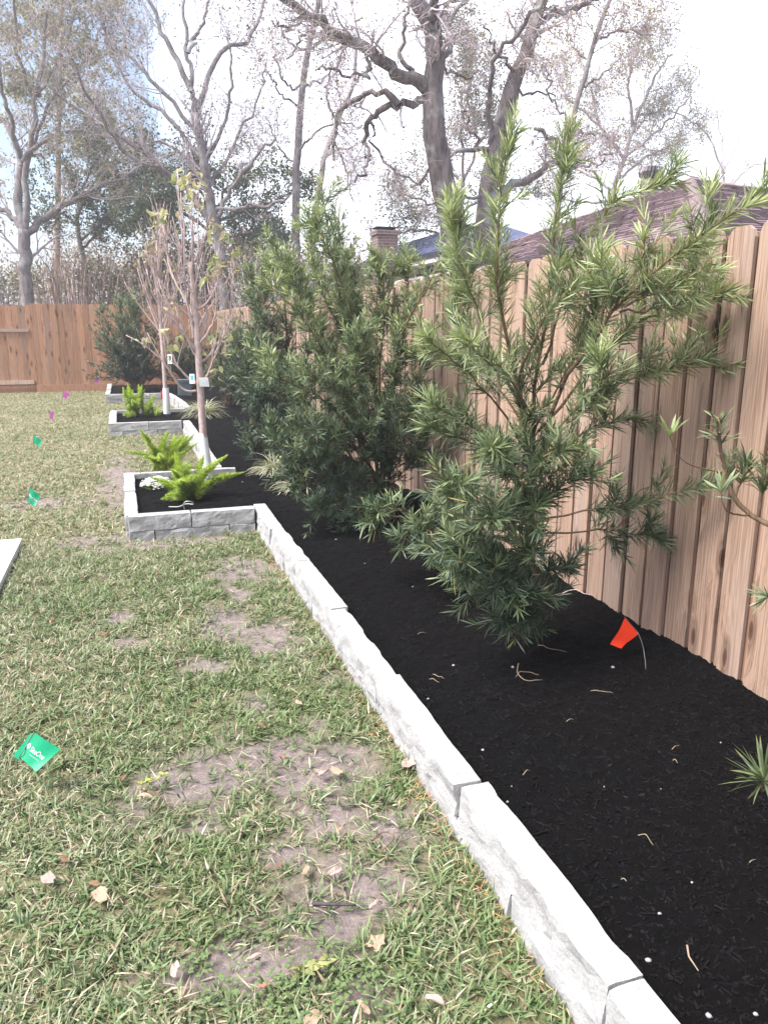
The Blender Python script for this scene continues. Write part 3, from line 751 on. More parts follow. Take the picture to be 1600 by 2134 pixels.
# low shoots trailing between the two big shrubs
fm = [[(850, 1080, 3.9), (800, 1075, 3.85), (755, 1095, 3.8)], [(860, 1090, 3.8), (850, 1110, 3.7), (830, 1150, 3.6)], [(870, 1090, 3.8), (900, 1110, 3.5), (895, 1165, 3.4)],
      [(900, 1100, 3.6), (940, 1120, 3.4), (950, 1165, 3.3)], [(880, 1090, 3.8), (830, 1060, 3.8), (790, 1070, 3.8)], [(900, 1090, 3.7), (920, 1060, 3.5), (960, 1090, 3.3)]]
shrub("podocarpus_shrub", gz(870, 1130, .13), [P3(x) for x in fm], np.random.default_rng(5), 'low sprawling podocarpus shoots on the mulch between the two tallest shrubs', .008, 70, (.08, .18), 0, (.1, .2), 190, (.06, .095), (.006, .0085), 2, PAL, 0.2, 1.2, .1)

# --- the dense shrub behind it
r = np.random.default_rng(202)
YS = 5.6
B2 = (795, 1035)
fm = [
 [(795, 1060, YS), (775, 900, YS), (745, 750, YS), (705, 600, 5.5), (668, 370, 5.4)],
 [(790, 1050, YS), (750, 900, 5.6), (695, 780, 5.6), (640, 650, 5.6), (575, 500, 5.6)],
 [(795, 1040, YS), (790, 860, YS), (760, 700, YS), (722, 560, YS), (702, 435, YS)],
 [(795, 1040, YS), (810, 880, 5.4), (830, 750, 5.1), (865, 640, 4.9), (940, 520, 4.6)],
 [(795, 1020, YS), (790, 820, 5.4), (800, 650, 5.3), (790, 530, 5.2)],
 [(790, 1040, YS), (700, 900, 5.5), (620, 820, 5.4), (530, 720, 5.4)],
 [(800, 1030, YS), (840, 900, 5.2), (870, 800, 5.0), (905, 690, 4.8)],
 [(790, 1040, YS), (690, 960, 5.4), (610, 930, 5.3), (565, 905, 5.3)],
 [(790, 1045, YS), (700, 1000, 5.2), (640, 1005, 5.1), (610, 1000, 5.1)],
 [(795, 1050, YS), (740, 1020, 5.2), (690, 1050, 5.0), (655, 1065, 4.9)],
 [(800, 1030, YS), (850, 970, 5.2), (885, 930, 5.0)],
 [(780, 960, YS), (715, 830, 5.5), (650, 690, 5.4), (545, 580, 5.4)],
 [(795, 960, YS), (845, 870, 5.2), (885, 855, 5.0), (900, 900, 4.9)],
 [(795, 1055, YS), (770, 1030, 5.1), (745, 1080, 4.9)],
 [(790, 960, YS), (740, 850, 5.2), (690, 800, 5.0), (640, 780, 4.9)],
 [(790, 940, YS), (760, 840, 5.2), (740, 750, 5.0), (760, 680, 4.9)],
 [(790, 1000, YS), (730, 920, 5.2), (680, 900, 4.9), (620, 890, 4.8)],
 [(790, 1000, YS), (780, 930, 5.2), (770, 880, 4.9)],
 [(795, 1010, YS), (820, 950, 5.2), (830, 900, 4.9)],
 [(785, 900, YS), (720, 720, 5.6), (670, 600, 5.7), (635, 480, 5.7)],
 [(785, 930, YS), (700, 760, 5.7), (620, 600, 5.8), (560, 560, 5.8)],
 [(790, 860, YS), (740, 660, 5.4), (690, 540, 5.3), (655, 470, 5.3)],
 [(795, 860, YS), (830, 700, 5.3), (850, 600, 5.2), (840, 550, 5.2)],
 [(785, 1000, YS), (700, 940, 5.3), (650, 960, 5.1), (600, 960, 5.0)],
 [(785, 960, YS), (690, 850, 5.3), (600, 790, 5.2), (560, 790, 5.2)],
]
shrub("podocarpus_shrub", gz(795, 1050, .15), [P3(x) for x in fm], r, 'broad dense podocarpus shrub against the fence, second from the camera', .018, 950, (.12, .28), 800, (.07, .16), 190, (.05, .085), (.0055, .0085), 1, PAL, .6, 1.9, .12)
# --- third in the row, darker
r = np.random.default_rng(303)
YT = 8.6
fm = [
 [(625, 930, YT), (590, 800, YT), (545, 680, YT), (512, 550, YT)], [(625, 930, YT), (605, 780, YT), (595, 640, YT), (605, 500, YT)],
 [(620, 930, YT), (560, 840, 8.4), (520, 780, 8.3), (500, 690, 8.3)], [(620, 930, YT), (560, 890, 8.2), (515, 890, 8.0)],
 [(620, 940, YT), (560, 930, 8.0), (520, 925, 7.8)], [(625, 900, YT), (575, 760, 8.3), (550, 620, 8.3), (560, 540, 8.3)],
 [(625, 900, YT), (640, 760, YT), (650, 600, YT)], [(620, 920, YT), (560, 840, 8.0), (530, 830, 7.8)], [(620, 900, YT), (570, 800, 8.0), (540, 730, 7.9), (530, 690, 7.9)],
 [(620, 930, YT), (590, 900, 7.9), (560, 880, 7.7)], [(620, 900, YT), (600, 840, 7.9), (570, 800, 7.6)], [(622, 905, YT), (560, 720, 8.6), (530, 600, 8.6)]]
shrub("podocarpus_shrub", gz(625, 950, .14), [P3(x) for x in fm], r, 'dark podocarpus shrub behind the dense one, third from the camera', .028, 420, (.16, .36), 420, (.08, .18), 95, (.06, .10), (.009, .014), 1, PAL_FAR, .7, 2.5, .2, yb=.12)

def dome(base, h, rx, ry, n, r, lean=(0, 0), zlo=.08):
    out_ = []
    for k in range(n):
        a = r.uniform(0, 6.28); e = r.uniform(zlo, 1.0) ** .8; rr = math.sqrt(max(0, 1 - (e * .95) ** 2)) * r.uniform(.7, 1.05)
        tip = np.array([base[0] + rx * rr * math.cos(a) + lean[0] * e, base[1] + ry * rr * math.sin(a) + lean[1] * e, base[2] + h * e * r.uniform(.9, 1.08)])
        tip[0] = min(tip[0], FENCE_IN)
        b0 = np.array(base) + np.array([r.normal(0, .04), r.normal(0, .04), 0]); midp = b0 * .55 + tip * .45 + np.array([0, 0, .10 * h * (1 - e)])
        out_.append(np.array([b0, midp, tip]))
    return out_
DARK = dict(lod=0, pal=PAL_FAR)
r = np.random.default_rng(404); b = (1.72, 11.3, .13)
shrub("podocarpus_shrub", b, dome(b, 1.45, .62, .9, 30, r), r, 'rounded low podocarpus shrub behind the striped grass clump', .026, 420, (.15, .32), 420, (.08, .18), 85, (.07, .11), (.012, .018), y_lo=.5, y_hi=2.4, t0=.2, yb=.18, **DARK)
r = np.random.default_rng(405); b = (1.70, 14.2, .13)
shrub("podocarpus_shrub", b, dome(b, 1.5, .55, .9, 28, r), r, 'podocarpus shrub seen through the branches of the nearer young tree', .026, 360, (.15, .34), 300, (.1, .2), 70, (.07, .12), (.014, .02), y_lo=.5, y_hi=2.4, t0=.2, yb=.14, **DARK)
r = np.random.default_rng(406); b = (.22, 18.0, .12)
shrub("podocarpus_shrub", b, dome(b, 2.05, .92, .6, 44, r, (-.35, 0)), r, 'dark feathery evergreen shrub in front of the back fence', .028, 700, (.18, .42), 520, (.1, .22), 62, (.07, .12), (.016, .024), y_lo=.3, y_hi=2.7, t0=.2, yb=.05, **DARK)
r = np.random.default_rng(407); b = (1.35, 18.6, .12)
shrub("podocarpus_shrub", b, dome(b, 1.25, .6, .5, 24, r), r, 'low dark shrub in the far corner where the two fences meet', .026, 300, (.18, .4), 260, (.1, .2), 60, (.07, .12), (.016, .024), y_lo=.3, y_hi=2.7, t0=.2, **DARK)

# --- shrub at the right edge, its stem just outside the view
r = np.random.default_rng(55)
ZB = np.array([2.05, 1.42, .13])
def rb(lst): return np.array([np.array(p[1:]) if p[0] == 'w' else gy(*p) for p in lst])
th = thing("podocarpus_shrub", ZB, 'sparse podocarpus branches with curling tips reaching in at the right edge', 'shrub')
stem = [[('w', 2.05, 1.42, .13), ('w', 2.04, 1.45, .5), (1645, 1125, 1.72), (1580, 1085, 1.80), (1530, 1040, 1.84), (1512, 985, 1.85), (1500, 935, 1.85), (1497, 870, 1.85)],
        [(1512, 985, 1.85), (1470, 978, 1.83), (1425, 960, 1.82), (1402, 930, 1.82), (1397, 908, 1.82)],
        [(1565, 1073, 1.82), (1530, 1072, 1.80), (1508, 1056, 1.79), (1502, 1020, 1.79)],
        [(1530, 1040, 1.84), (1545, 1000, 1.84), (1556, 965, 1.84)],
        [(1580, 1085, 1.80), (1590, 1020, 1.78), (1612, 960, 1.76)],
        [('w', 2.05, 1.42, .3), ('w', 1.98, 1.46, .42), (1610, 1640, 1.36), (1592, 1622, 1.36)],
        [('w', 2.04, 1.45, .5), (1625, 1260, 1.62), (1600, 1243, 1.63)]]
PT = np.stack([resample(rb(s), 14, .001, r) for s in stem])
rad = np.array([.011, .0028, .0035, .004, .004, .006, .004])[:, None] * np.linspace(1, .45, 14)[None]
V, Q, T = tubes(PT, rad, 7); put("stem", V, Q, T, M['podo_bark'], th, None, True)
geo = []
def tuft(k, n, t0, cant, L, W, young, up=.12):
    A = PT[k:k + 1]; idx = np.zeros(n, int); t = r.uniform(t0, 1, n)
    P, T_, _, _ = interp(A, idx, t); rnd = r.normal(size=(n, 3)); perp = nrm(rnd - (rnd * T_).sum(1, keepdims=True) * T_)
    a = np.radians(r.uniform(*cant, n))[:, None]; D = nrm(T_ * np.cos(a) + perp * np.sin(a) + np.array([0, 0, up]))
    y = r.uniform(young[0], young[1], (n, 1)); c = (PAL[0] * (1 - y) ** 2 + PAL[1] * 2 * y * (1 - y) + PAL[2] * y ** 2) * r.uniform(.8, 1.2, (n, 1))
    geo.append(straps(P, D, nrm(T_ + r.normal(0, .3, (n, 3))), r.uniform(*L, n), r.uniform(*W, n), r.uniform(0, .3, n), 2, c, (.3, .25, .1)))
tuft(0, 16, .5, (40, 85), (.04, .06), (.005, .007), (.1, .5)); tuft(0, 40, .86, (25, 85), (.05, .08), (.0055, .008), (.1, .75)); tuft(1, 9, .93, (10, 40), (.055, .08), (.008, .011), (.4, .9), .35); tuft(2, 12, .85, (15, 75), (.06, .09), (.008, .011), (.3, .9), .2)
tuft(3, 60, .35, (25, 80), (.06, .09), (.006, .008), (.1, .6)); tuft(4, 60, .4, (25, 80), (.06, .09), (.006, .008), (.1, .6)); tuft(5, 70, .88, (25, 120), (.085, .125), (.006, .0085), (.3, .6), .05); tuft(6, 34, .8, (15, 80), (.045, .075), (.004, .006), (.1, .7), 0)
V, Q, T, C_ = cat_geo(geo); V[:, 0] = np.minimum(V[:, 0], FX - .022)
tag(put("foliage", V, Q, T, M['podo_leaf'], th, C_), kind='stuff')

# ================================================================== YOUNG TREES
M['young_bark'] = bark_mat("young_tree_bark", (.50, .39, .36), (.31, .23, .21), 45, .5, .35)
M['broad_leaf'] = leaf_mat("yellowing_leaves", .5, .35, .4, (1.0, 1.0, .6))
M['wrap'] = plain("white_trunk_guard", (.78, .79, .78), .5, .4, .04, 20)
M['tag'] = plain("white_tag", (.80, .81, .80), .5, .3, .03, 20)
M['tag_blue'] = plain("tag_print_blue", (.10, .42, .55), .5, .3, .1, 30)
M['tag_green'] = plain("tag_print_green", (.06, .12, .05), .5, .3, .2, 60)
def broad_leaves(r, P, D, L, cols):
    """folded, curled oval leaves hanging from twig points"""
    n = len(P); S = nrm(np.cross(D, r.normal(size=(n, 3)))); Nn = np.cross(S, D)
    ts = (0, .25, .6, 1.0); ws = (0.06, .55, .5, 0)
    W = L * r.uniform(.35, .55, n); curl = r.uniform(.1, .6, n); rows = []
    for t, w_ in zip(ts, ws):
        c0 = P + D * (L * t)[:, None] - Nn * (L * curl * t * t)[:, None]
        if w_ == 0: rows += [c0]
        else: rows += [c0 - S * (W * w_)[:, None] + Nn * (W * w_ * .5)[:, None], c0, c0 + S * (W * w_)[:, None] + Nn * (W * w_ * .5)[:, None]]
    V = np.stack(rows, 1); k = V.shape[1]; b = (np.arange(n) * k)[:, None]
    Q = np.concatenate([b + np.array([[3 * j + a, 3 * j + a + 1, 3 * j + a + 4, 3 * j + a + 3]]) for j in range(2) for a in range(2)])
    T = np.concatenate([b + np.array([[6, 7, 9]]), b + np.array([[7, 8, 9]])])
    return V.reshape(-1, 3), Q, T, np.repeat(cols, k, 0)
LEAFC = np.array([[.40, .39, .20], [.34, .36, .18], [.46, .42, .26], [.25, .28, .14], [.48, .40, .30], [.46, .35, .29]])

r = np.random.default_rng(61); Y1 = 7.15
t1 = thing("young_tree", gz(428, 1000, .14), 'nearer young bare tree with white trunk guard, in the planter with the larger ferns', 'tree')
tk = resample(np.array([gy(u, v, Y1) for u, v in [(430, 1006), (423, 900), (417, 800), (413, 730), (408, 660), (402, 590), (396, 545)]]), 14)
V, Q, T = tubes(tk[None], np.interp(np.linspace(0, 1, 14), [0, .5, 1], [.036, .030, .015])[None], 10); put("trunk", V, Q, T, M['young_bark'], t1, None, True)
BR = [[(408, 814), (384, 812), (367, 794), (354, 775), (337, 750), (310, 725), (262, 698)], [(412, 800), (384, 780), (362, 747), (349, 712), (342, 690)], [(419, 805), (434, 775), (446, 747), (456, 717), (458, 690)],
      [(415, 755), (439, 740), (449, 717), (469, 705), (477, 678), (481, 640), (486, 591), (487, 530)], [(411, 745), (389, 703), (382, 683), (359, 645), (332, 591)],
      [(404, 703), (399, 628), (394, 549), (382, 534), (379, 479), (369, 350)], [(407, 640), (409, 566), (413, 504), (414, 385)], [(405, 625), (436, 616), (444, 591), (446, 566), (466, 485)],
      [(409, 645), (434, 628), (456, 578), (461, 525)], [(403, 655), (374, 603), (354, 553), (342, 479), (332, 440)], [(400, 610), (372, 573), (349, 524), (345, 480)], [(400, 580), (401, 529), (399, 425)],
      [(405, 670), (362, 628), (325, 566), (300, 520)], [(410, 690), (429, 653), (479, 573)], [(412, 720), (440, 680), (452, 640), (449, 590)], [(411, 735), (380, 690), (345, 650), (318, 610), (305, 560)],
      [(410, 700), (395, 650), (385, 590), (384, 480), (376, 400)], [(412, 730), (425, 690), (430, 630), (424, 560), (430, 500)]]
bl = []; 
for k, b_ in enumerate(BR):
    dy = r.uniform(-.35, .35); n = len(b_)
    bl.append(resample(np.array([gy(u, v, Y1 + dy * i / (n - 1)) for i, (u, v) in enumerate(b_)]), 14, .004, r))
bl = np.stack(bl); br = np.full(len(bl), .0115)[:, None] * np.linspace(1, .34, 14)[None]
br[3] *= 1.15; br[5] *= 1.25
s1, s1r = spawn(r, bl, br, 210, .2, .95, (18, 50), (.15, .55), .5, 6, .55, .35, .07, .0016, .5)
V, Q, T, _ = cat_geo([tubes(bl, br, 6), tubes(s1, s1r, 4)]); put("branches", V, Q, T, M['young_bark'], t1, None, True)
pts = []; 
for (u, v, su, sv, n) in [(388, 372, 26, 24, 30), (400, 415, 28, 22, 18), (330, 440, 16, 12, 10), (371, 440, 4, 6, 3), (438, 470, 10, 14, 12), (472, 492, 9, 14, 12), (448, 545, 12, 12, 14), (490, 520, 8, 10, 6), (425, 578, 8, 8, 8), (460, 555, 8, 10, 7), (450, 650, 8, 8, 4),
                       (445, 700, 14, 12, 8), (375, 700, 6, 6, 4), (480, 690, 4, 4, 3), (452, 770, 8, 12, 7), (300, 705, 18, 8, 8), (335, 690, 8, 10, 6), (360, 635, 14, 6, 4), (420, 735, 6, 6, 3), (360, 718, 8, 4, 3)]:
    for _ in range(n): pts.append(gy(u + r.normal(0, su * .6), v + r.normal(0, sv * .6), Y1 + r.normal(0, .12)))
pts = np.array(pts); n = len(pts); D = nrm(np.stack([r.normal(0, .5, n), r.normal(0, .5, n), r.uniform(-1, -.1, n)], 1))
V, Q, T, C_ = broad_leaves(r, pts, D, r.uniform(.05, .095, n), LEAFC[r.choice(6, n, p=[.28, .2, .2, .12, .12, .08])] * r.uniform(.8, 1.2, (n, 1)))
tag(put("foliage", V, Q, T, M['broad_leaf'], t1, C_), kind='stuff')
def guard(parent, p0, p1, r0, r1):
    th_ = np.linspace(0, 2 * math.pi, 13)[:-1]; ln = 8; P = np.linspace(0, 1, ln)
    V = []; 
    for t in P:
        c0 = np.array(p0) * (1 - t) + np.array(p1) * t; rad = r0 * (1 - t) + r1 * t
        for a in th_: V.append(c0 + np.array([math.cos(a), math.sin(a), 0]) * rad * (1 + .07 * math.cos(3 * a)))
    Q = [[i * 12 + j, i * 12 + (j + 1) % 12, (i + 1) * 12 + (j + 1) % 12, (i + 1) * 12 + j] for i in range(ln - 1) for j in range(12)]
    o = put("trunk_guard", V, Q, None, M['wrap'], parent, None, True); return o
guard(t1, gy(436, 1012, Y1 - .02), gy(422, 902, Y1), .052, .034)
def hang_tag(parent, c, w_, h, rot, lean, pr):
    R_ = np.array([math.cos(rot), math.sin(rot), 0]); U_ = np.array([math.sin(lean) * -R_[1], math.sin(lean) * R_[0], math.cos(lean)])
    nn = np.cross(R_, U_); c = np.array(c)
    q = [c - R_ * w_ / 2 - U_ * h / 2, c + R_ * w_ / 2 - U_ * h / 2, c + R_ * w_ / 2 + U_ * h / 2, c - R_ * w_ / 2 + U_ * h / 2]
    o = MB().prism(q, nn * -.0015).put("tag", M['tag'], parent)
    c2 = c + nn * .002 + U_ * h * .08
    q = [c2 - R_ * w_ * .3 - U_ * h * .22, c2 + R_ * w_ * .3 - U_ * h * .22, c2 + R_ * w_ * .3 + U_ * h * .25, c2 - R_ * w_ * .3 + U_ * h * .25]
    MB().quad(*q).put("tag_print", pr, o)
hang_tag(t1, gy(400, 789, Y1 - .05), .045, .085, -.3, .1, M['tag_blue'])
hang_tag(t1, gy(425, 796, Y1 - .06), .085, .085, -.35, -.3, M['tag'])

r = np.random.default_rng(71); Y2 = 13.1
t2 = thing("young_tree", gz(347, 862, .13), 'farther thinner young tree with white trunk guard, in the second planter', 'tree')
tk = resample(np.array([gy(u, v, Y2) for u, v in [(347, 866), (344, 800), (340, 740), (336, 690), (332, 630), (330, 560), (326, 500)]]), 12)
tr = np.interp(np.linspace(0, 1, 12), [0, .5, 1], [.038, .030, .010])[None]
V, Q, T = tubes(tk[None], tr, 8); put("trunk", V, Q, T, M['young_bark'], t2, None, True)
b1, b1r = spawn(r, tk[None], tr, 34, .45, .98, (22, 48), (.7, 1.5), .45, 8, .45, .28, .05, .004, .3)
b2_, b2r = spawn(r, b1, b1r, 170, .15, .9, (15, 45), (.2, .6), .5, 6, .6, .35, .06, .0028, .5)
V, Q, T, _ = cat_geo([tubes(b1, b1r, 5), tubes(b2_, b2r, 3)]); put("branches", V, Q, T, M['young_bark'], t2, None, True)
idx = r.choice(len(b2_), 80); n = 80; pts = b2_[idx, r.integers(2, 6, n)]
D = nrm(np.stack([r.normal(0, .5, n), r.normal(0, .5, n), r.uniform(-1, -.1, n)], 1))
V, Q, T, C_ = broad_leaves(r, pts, D, r.uniform(.06, .11, n), np.array([[.50, .34, .25], [.42, .40, .13], [.55, .45, .30], [.34, .36, .12]])[r.integers(0, 4, n)])
tag(put("foliage", V, Q, T, M['broad_leaf'], t2, C_), kind='stuff')
guard(t2, gy(348, 866, Y2 - .02), gy(345, 808, Y2), .058, .048)
hang_tag(t2, gy(354, 748, Y2 - .08), .07, .15, -.3, .05, M['tag_green'])

# ================================================================== FOXTAIL FERNS
M['fern'] = leaf_mat("foxtail_fern_needles", .55, .3, .35, (1.0, 1.1, .5))
def plume(r, p0, p1, bow, rad, nn):
    p0 = np.array(p0, float); p1 = np.array(p1, float)
    mid = (p0 + p1) / 2 + np.array(bow); ax = resample([p0, mid, p1], 12)[None]
    idx = np.zeros(nn, int); t = r.random(nn) ** .9; P, T, _, _ = interp(ax, idx, t)
    rnd = r.normal(size=(nn, 3)); perp = nrm(rnd - (rnd * T).sum(1, keepdims=True) * T)
    prof = np.interp(t, [0, .1, .3, .65, 1], [.4, .85, 1, .66, .10]) * rad
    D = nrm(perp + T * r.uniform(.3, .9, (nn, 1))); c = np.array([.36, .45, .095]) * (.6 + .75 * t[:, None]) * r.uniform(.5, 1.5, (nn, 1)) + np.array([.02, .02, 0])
    return straps(P, D, nrm(T + r.normal(0, .3, (nn, 3))), prof * r.uniform(.75, 1.45, nn), rad * r.uniform(.10, .17, nn), .05, 0, c), (ax[0], .004)
def fern(base_px, z, tips, Yb, rad, nn, label, seed, extra=4):
    r = np.random.default_rng(seed); b = gz(*base_px, z)
    th_ = thing("foxtail_fern", b, label, 'fern', None); geo = []; st_ = []
    for k, (u, v, dy) in enumerate(tips):
        tip = gy(u, v, b[1] + dy); L_ = np.linalg.norm(tip - b); s0 = b + np.array([r.normal(0, .05), r.normal(0, .05), .01])
        g_, s_ = plume(r, s0, tip, ((tip[0] - s0[0]) * -.10, (tip[1] - s0[1]) * -.1, .07 * L_), rad * r.uniform(.85, 1.15), int(nn * np.clip(L_ / .45, .5, 1.5)))
        geo.append(g_); st_.append(s_)
    for k in range(extra):
        a = r.uniform(0, 6.28); e = r.uniform(.4, .9); L_ = r.uniform(.25, .42)
        tip = b + np.array([math.cos(a) * e, math.sin(a) * e + .2, math.sqrt(max(.1, 1 - e * e))]) * L_
        g_, s_ = plume(r, b, tip, (0, 0, .05), rad * .9, int(nn * .8)); geo.append(g_); st_.append(s_)
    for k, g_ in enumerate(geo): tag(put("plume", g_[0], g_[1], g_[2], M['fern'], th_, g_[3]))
fern((392, 1040), .14, [(508, 984, -.05), (474, 948, .1), (452, 968, .2), (425, 948, .15), (398, 968, .25), (368, 952, .2), (312, 994, .1), (360, 985, .3), (345, 1032, -.2), (335, 1040, -.1), (355, 1005, -.25), (400, 990, -.2), (372, 1000, -.15), (440, 1000, -.1)], 6.7, .056, 1100,
     'large bright green foxtail fern at the front of the nearest planter', 81, 7)
fern((345, 986), .14, [(248, 938, 0), (290, 893, .05), (318, 930, .1), (342, 910, .2), (350, 896, .1), (372, 918, .1), (392, 908, .2), (404, 905, .1), (413, 922, .2), (385, 940, -.1), (330, 945, -.15), (365, 950, -.1), (300, 950, -.1)], 7.4, .058, 1100,
     'yellow green foxtail fern at the back of the nearest planter', 82, 7)
fern((282, 868), .14, [(256, 806, 0), (266, 800, .2), (276, 812, .1), (288, 800, .2), (296, 802, .1), (301, 812, .1), (275, 832, -.2), (262, 830, -.1), (257, 864, -.2), (290, 830, -.2)], 12.5, .078, 900, 'taller upright foxtail fern in the second planter', 83, 2)
fern((311, 868), .14, [(325, 821, .1), (318, 835, -.1), (327, 856, -.2), (310, 842, 0)], 12.6, .07, 800, 'small foxtail fern beside the taller one in the second planter', 84, 0)

# ================================================================== WHITE FLOWERS
r = np.random.default_rng(91); b = gz(322, 1018, .14)
al = thing("white_flowers", b, 'low clump of tiny white flowers beside the front fern', 'flowers')
n = 420; a = r.uniform(0, 6.28, n); e = np.sqrt(r.random(n)); P = b + np.stack([np.cos(a) * e * .14 + .02, np.sin(a) * e * .15, .015 + .075 * np.sqrt(1 - e ** 2 * .95) + r.normal(0, .008, n)], 1)
geo = []
for k in range(4):
    an = k * math.pi / 2 + a * 7; D = nrm(np.stack([np.cos(an), np.sin(an), r.uniform(-.2, .3, n)], 1)); geo.append(straps(P, D, np.tile([0, -.4, 1.], (n, 1)), np.full(n, .009), np.full(n, .010), 0, 2, np.full((n, 3), .78)))
V, Q, T, C_ = cat_geo(geo); tag(put("blossom", V, Q, T, M['broad_leaf'], al, C_), kind='stuff')
n = 420; a = r.uniform(0, 6.28, n); e = np.sqrt(r.random(n)); P = b + np.stack([np.cos(a) * e * .14 + .02, np.sin(a) * e * .15, .06 * r.random(n)], 1); D = nrm(r.normal(size=(n, 3)) + np.array([0, 0, .8]))
V, Q, T, C_ = straps(P, D, r.normal(size=(n, 3)), r.uniform(.015, .03, n), r.uniform(.004, .006, n), .2, 1, np.array([.09, .15, .05]) * r.uniform(.7, 1.3, (n, 1)))
tag(put("foliage", V, Q, T, M['fern'], al, C_), kind='stuff')

# ================================================================== STRIPED GRASSES
M['liriope'] = leaf_mat("striped_grass_blades", .45, .4, .25, (1.0, 1.0, .7))
def liriope(base, n, L, label, seed, side=(0, 0)):
    r = np.random.default_rng(seed); b = np.array(base); th_ = thing("striped_grass", b, label, 'ornamental grass')
    a = r.uniform(0, 6.28, n); D0 = nrm(np.stack([np.cos(a) + side[0], np.sin(a) + side[1], r.uniform(.9, 2.6, n)], 1)); Ln = r.uniform(.6, 1.1, n) * L
    ax = np.zeros((n, 7, 3)); ax[:, 0] = b + np.stack([r.normal(0, .03, n), r.normal(0, .03, n), np.zeros(n)], 1); cur = D0
    for k in range(1, 7):
        cur = nrm(cur + np.array([0, 0, -.27]) + r.normal(0, .05, (n, 3))); ax[:, k] = ax[:, k - 1] + cur * (Ln / 6)[:, None]
    ax[:, :, 2] = np.maximum(ax[:, :, 2], mulch_z(ax[:, :, 0], ax[:, :, 1]) + .004)
    T = nrm(np.gradient(ax, axis=1)); S = nrm(np.cross(T, np.array([0, 0, 1.]) + r.normal(0, .15, (n, 1, 3))))
    wd = (np.interp(np.linspace(0, 1, 7), [0, .4, 1], [.7, 1, .1]) * .0058)[None, :, None]
    V = np.stack([ax - S * wd, ax + S * wd], 2).reshape(n, 14, 3); bb = (np.arange(n) * 14)[:, None]
    Q = np.concatenate([bb + np.array([[2 * j, 2 * j + 1, 2 * j + 3, 2 * j + 2]]) for j in range(6)])
    pal = np.array([[.50, .48, .34], [.38, .40, .24], [.16, .21, .09], [.60, .58, .47], [.30, .26, .16]])
    c = np.repeat((pal[r.choice(5, n, p=[.3, .22, .22, .16, .1])] * r.uniform(.8, 1.15, (n, 1)))[:, None], 14, 1).reshape(-1, 3)
    tag(put("blades", V.reshape(-1, 3), Q, None, M['liriope'], th_, c), kind='stuff')
p = gz(575, 985, .13); liriope(p, 170, .34, 'pale striped grass clump spilling from under the second shrub', 1, (-.45, -.3))
p = gz(625, 1020, .13); liriope(p, 80, .32, 'small striped grass tuft nearer the camera than its neighbour, under the second shrub', 2, (-.6, -.2))
p = gz(425, 868, .13); liriope(p, 300, .52, 'wide straw coloured grass clump behind the nearer young tree trunk', 3, (0, -.1))
# ================================================================== NEIGHBOURING HOUSES
def shingle_mat(name, a, b, c):
    m, nt, bs = new_mat(name, .9, .15); g = objco(nt)
    n1 = noise(nt, mapping(nt, g, (6, 6, 6)), 1, 4); n2 = noise(nt, g, 60, 3)
    col_ = mixc(nt, .4, ramp(nt, n1, [(.3, a), (.5, b), (.7, c)]), ramp(nt, n2, [(.3, a), (.7, c)]))
    nt.links.new(col_, bs.inputs['Base Color']); bump(nt, bs, n2, .4, .01); return m
M['shingle_red'] = shingle_mat("maroon_shingles", (.12, .082, .092), (.18, .125, .136), (.25, .18, .19))
M['shingle_blue'] = shingle_mat("slate_grey_shingles", (.05, .06, .11), (.08, .09, .155), (.12, .135, .21))
M['shingle_tan'] = shingle_mat("pale_tan_shingles", (.33, .25, .25), (.45, .37, .36), (.55, .47, .46))
M['siding'] = plain("cream_siding", (.62, .54, .46), .7, .2, .05, 3)
M['trim'] = plain("white_trim", (.72, .70, .67), .6, .3, .04, 3)
M['fascia'] = plain("dark_drip_edge", (.03, .03, .04), .6, .3, .1, 3)
M['metal'] = plain("vent_metal", (.12, .085, .09), .5, .5, .15, 6)
M['glass'] = plain("dark_window_glass", (.03, .035, .04), .08, .6, .2, 2)
def mat_brick():
    m, nt, b = new_mat("chimney_brick", .9, .15); g = objco(nt)
    sep = nt.nodes.new("ShaderNodeSeparateXYZ"); nt.links.new(g, sep.inputs[0])
    add = N(nt, "ShaderNodeMath", operation='ADD'); nt.links.new(sep.outputs[0], add.inputs[0]); nt.links.new(sep.outputs[1], add.inputs[1])
    cb = nt.nodes.new("ShaderNodeCombineXYZ"); nt.links.new(add.outputs[0], cb.inputs[0]); nt.links.new(sep.outputs[2], cb.inputs[1])
    t = N(nt, "ShaderNodeTexBrick", Scale=1.0); t.inputs['Brick Width'].default_value = .22; t.inputs['Row Height'].default_value = .075; t.inputs['Mortar Size'].default_value = .009
    t.inputs['Color1'].default_value = (.11, .07, .066, 1); t.inputs['Color2'].default_value = (.17, .115, .108, 1); t.inputs['Mortar'].default_value = (.24, .20, .19, 1)
    nt.links.new(cb.outputs[0], t.inputs['Vector']); nt.links.new(t.outputs['Color'], b.inputs['Base Color']); return m
M['brick'] = mat_brick()

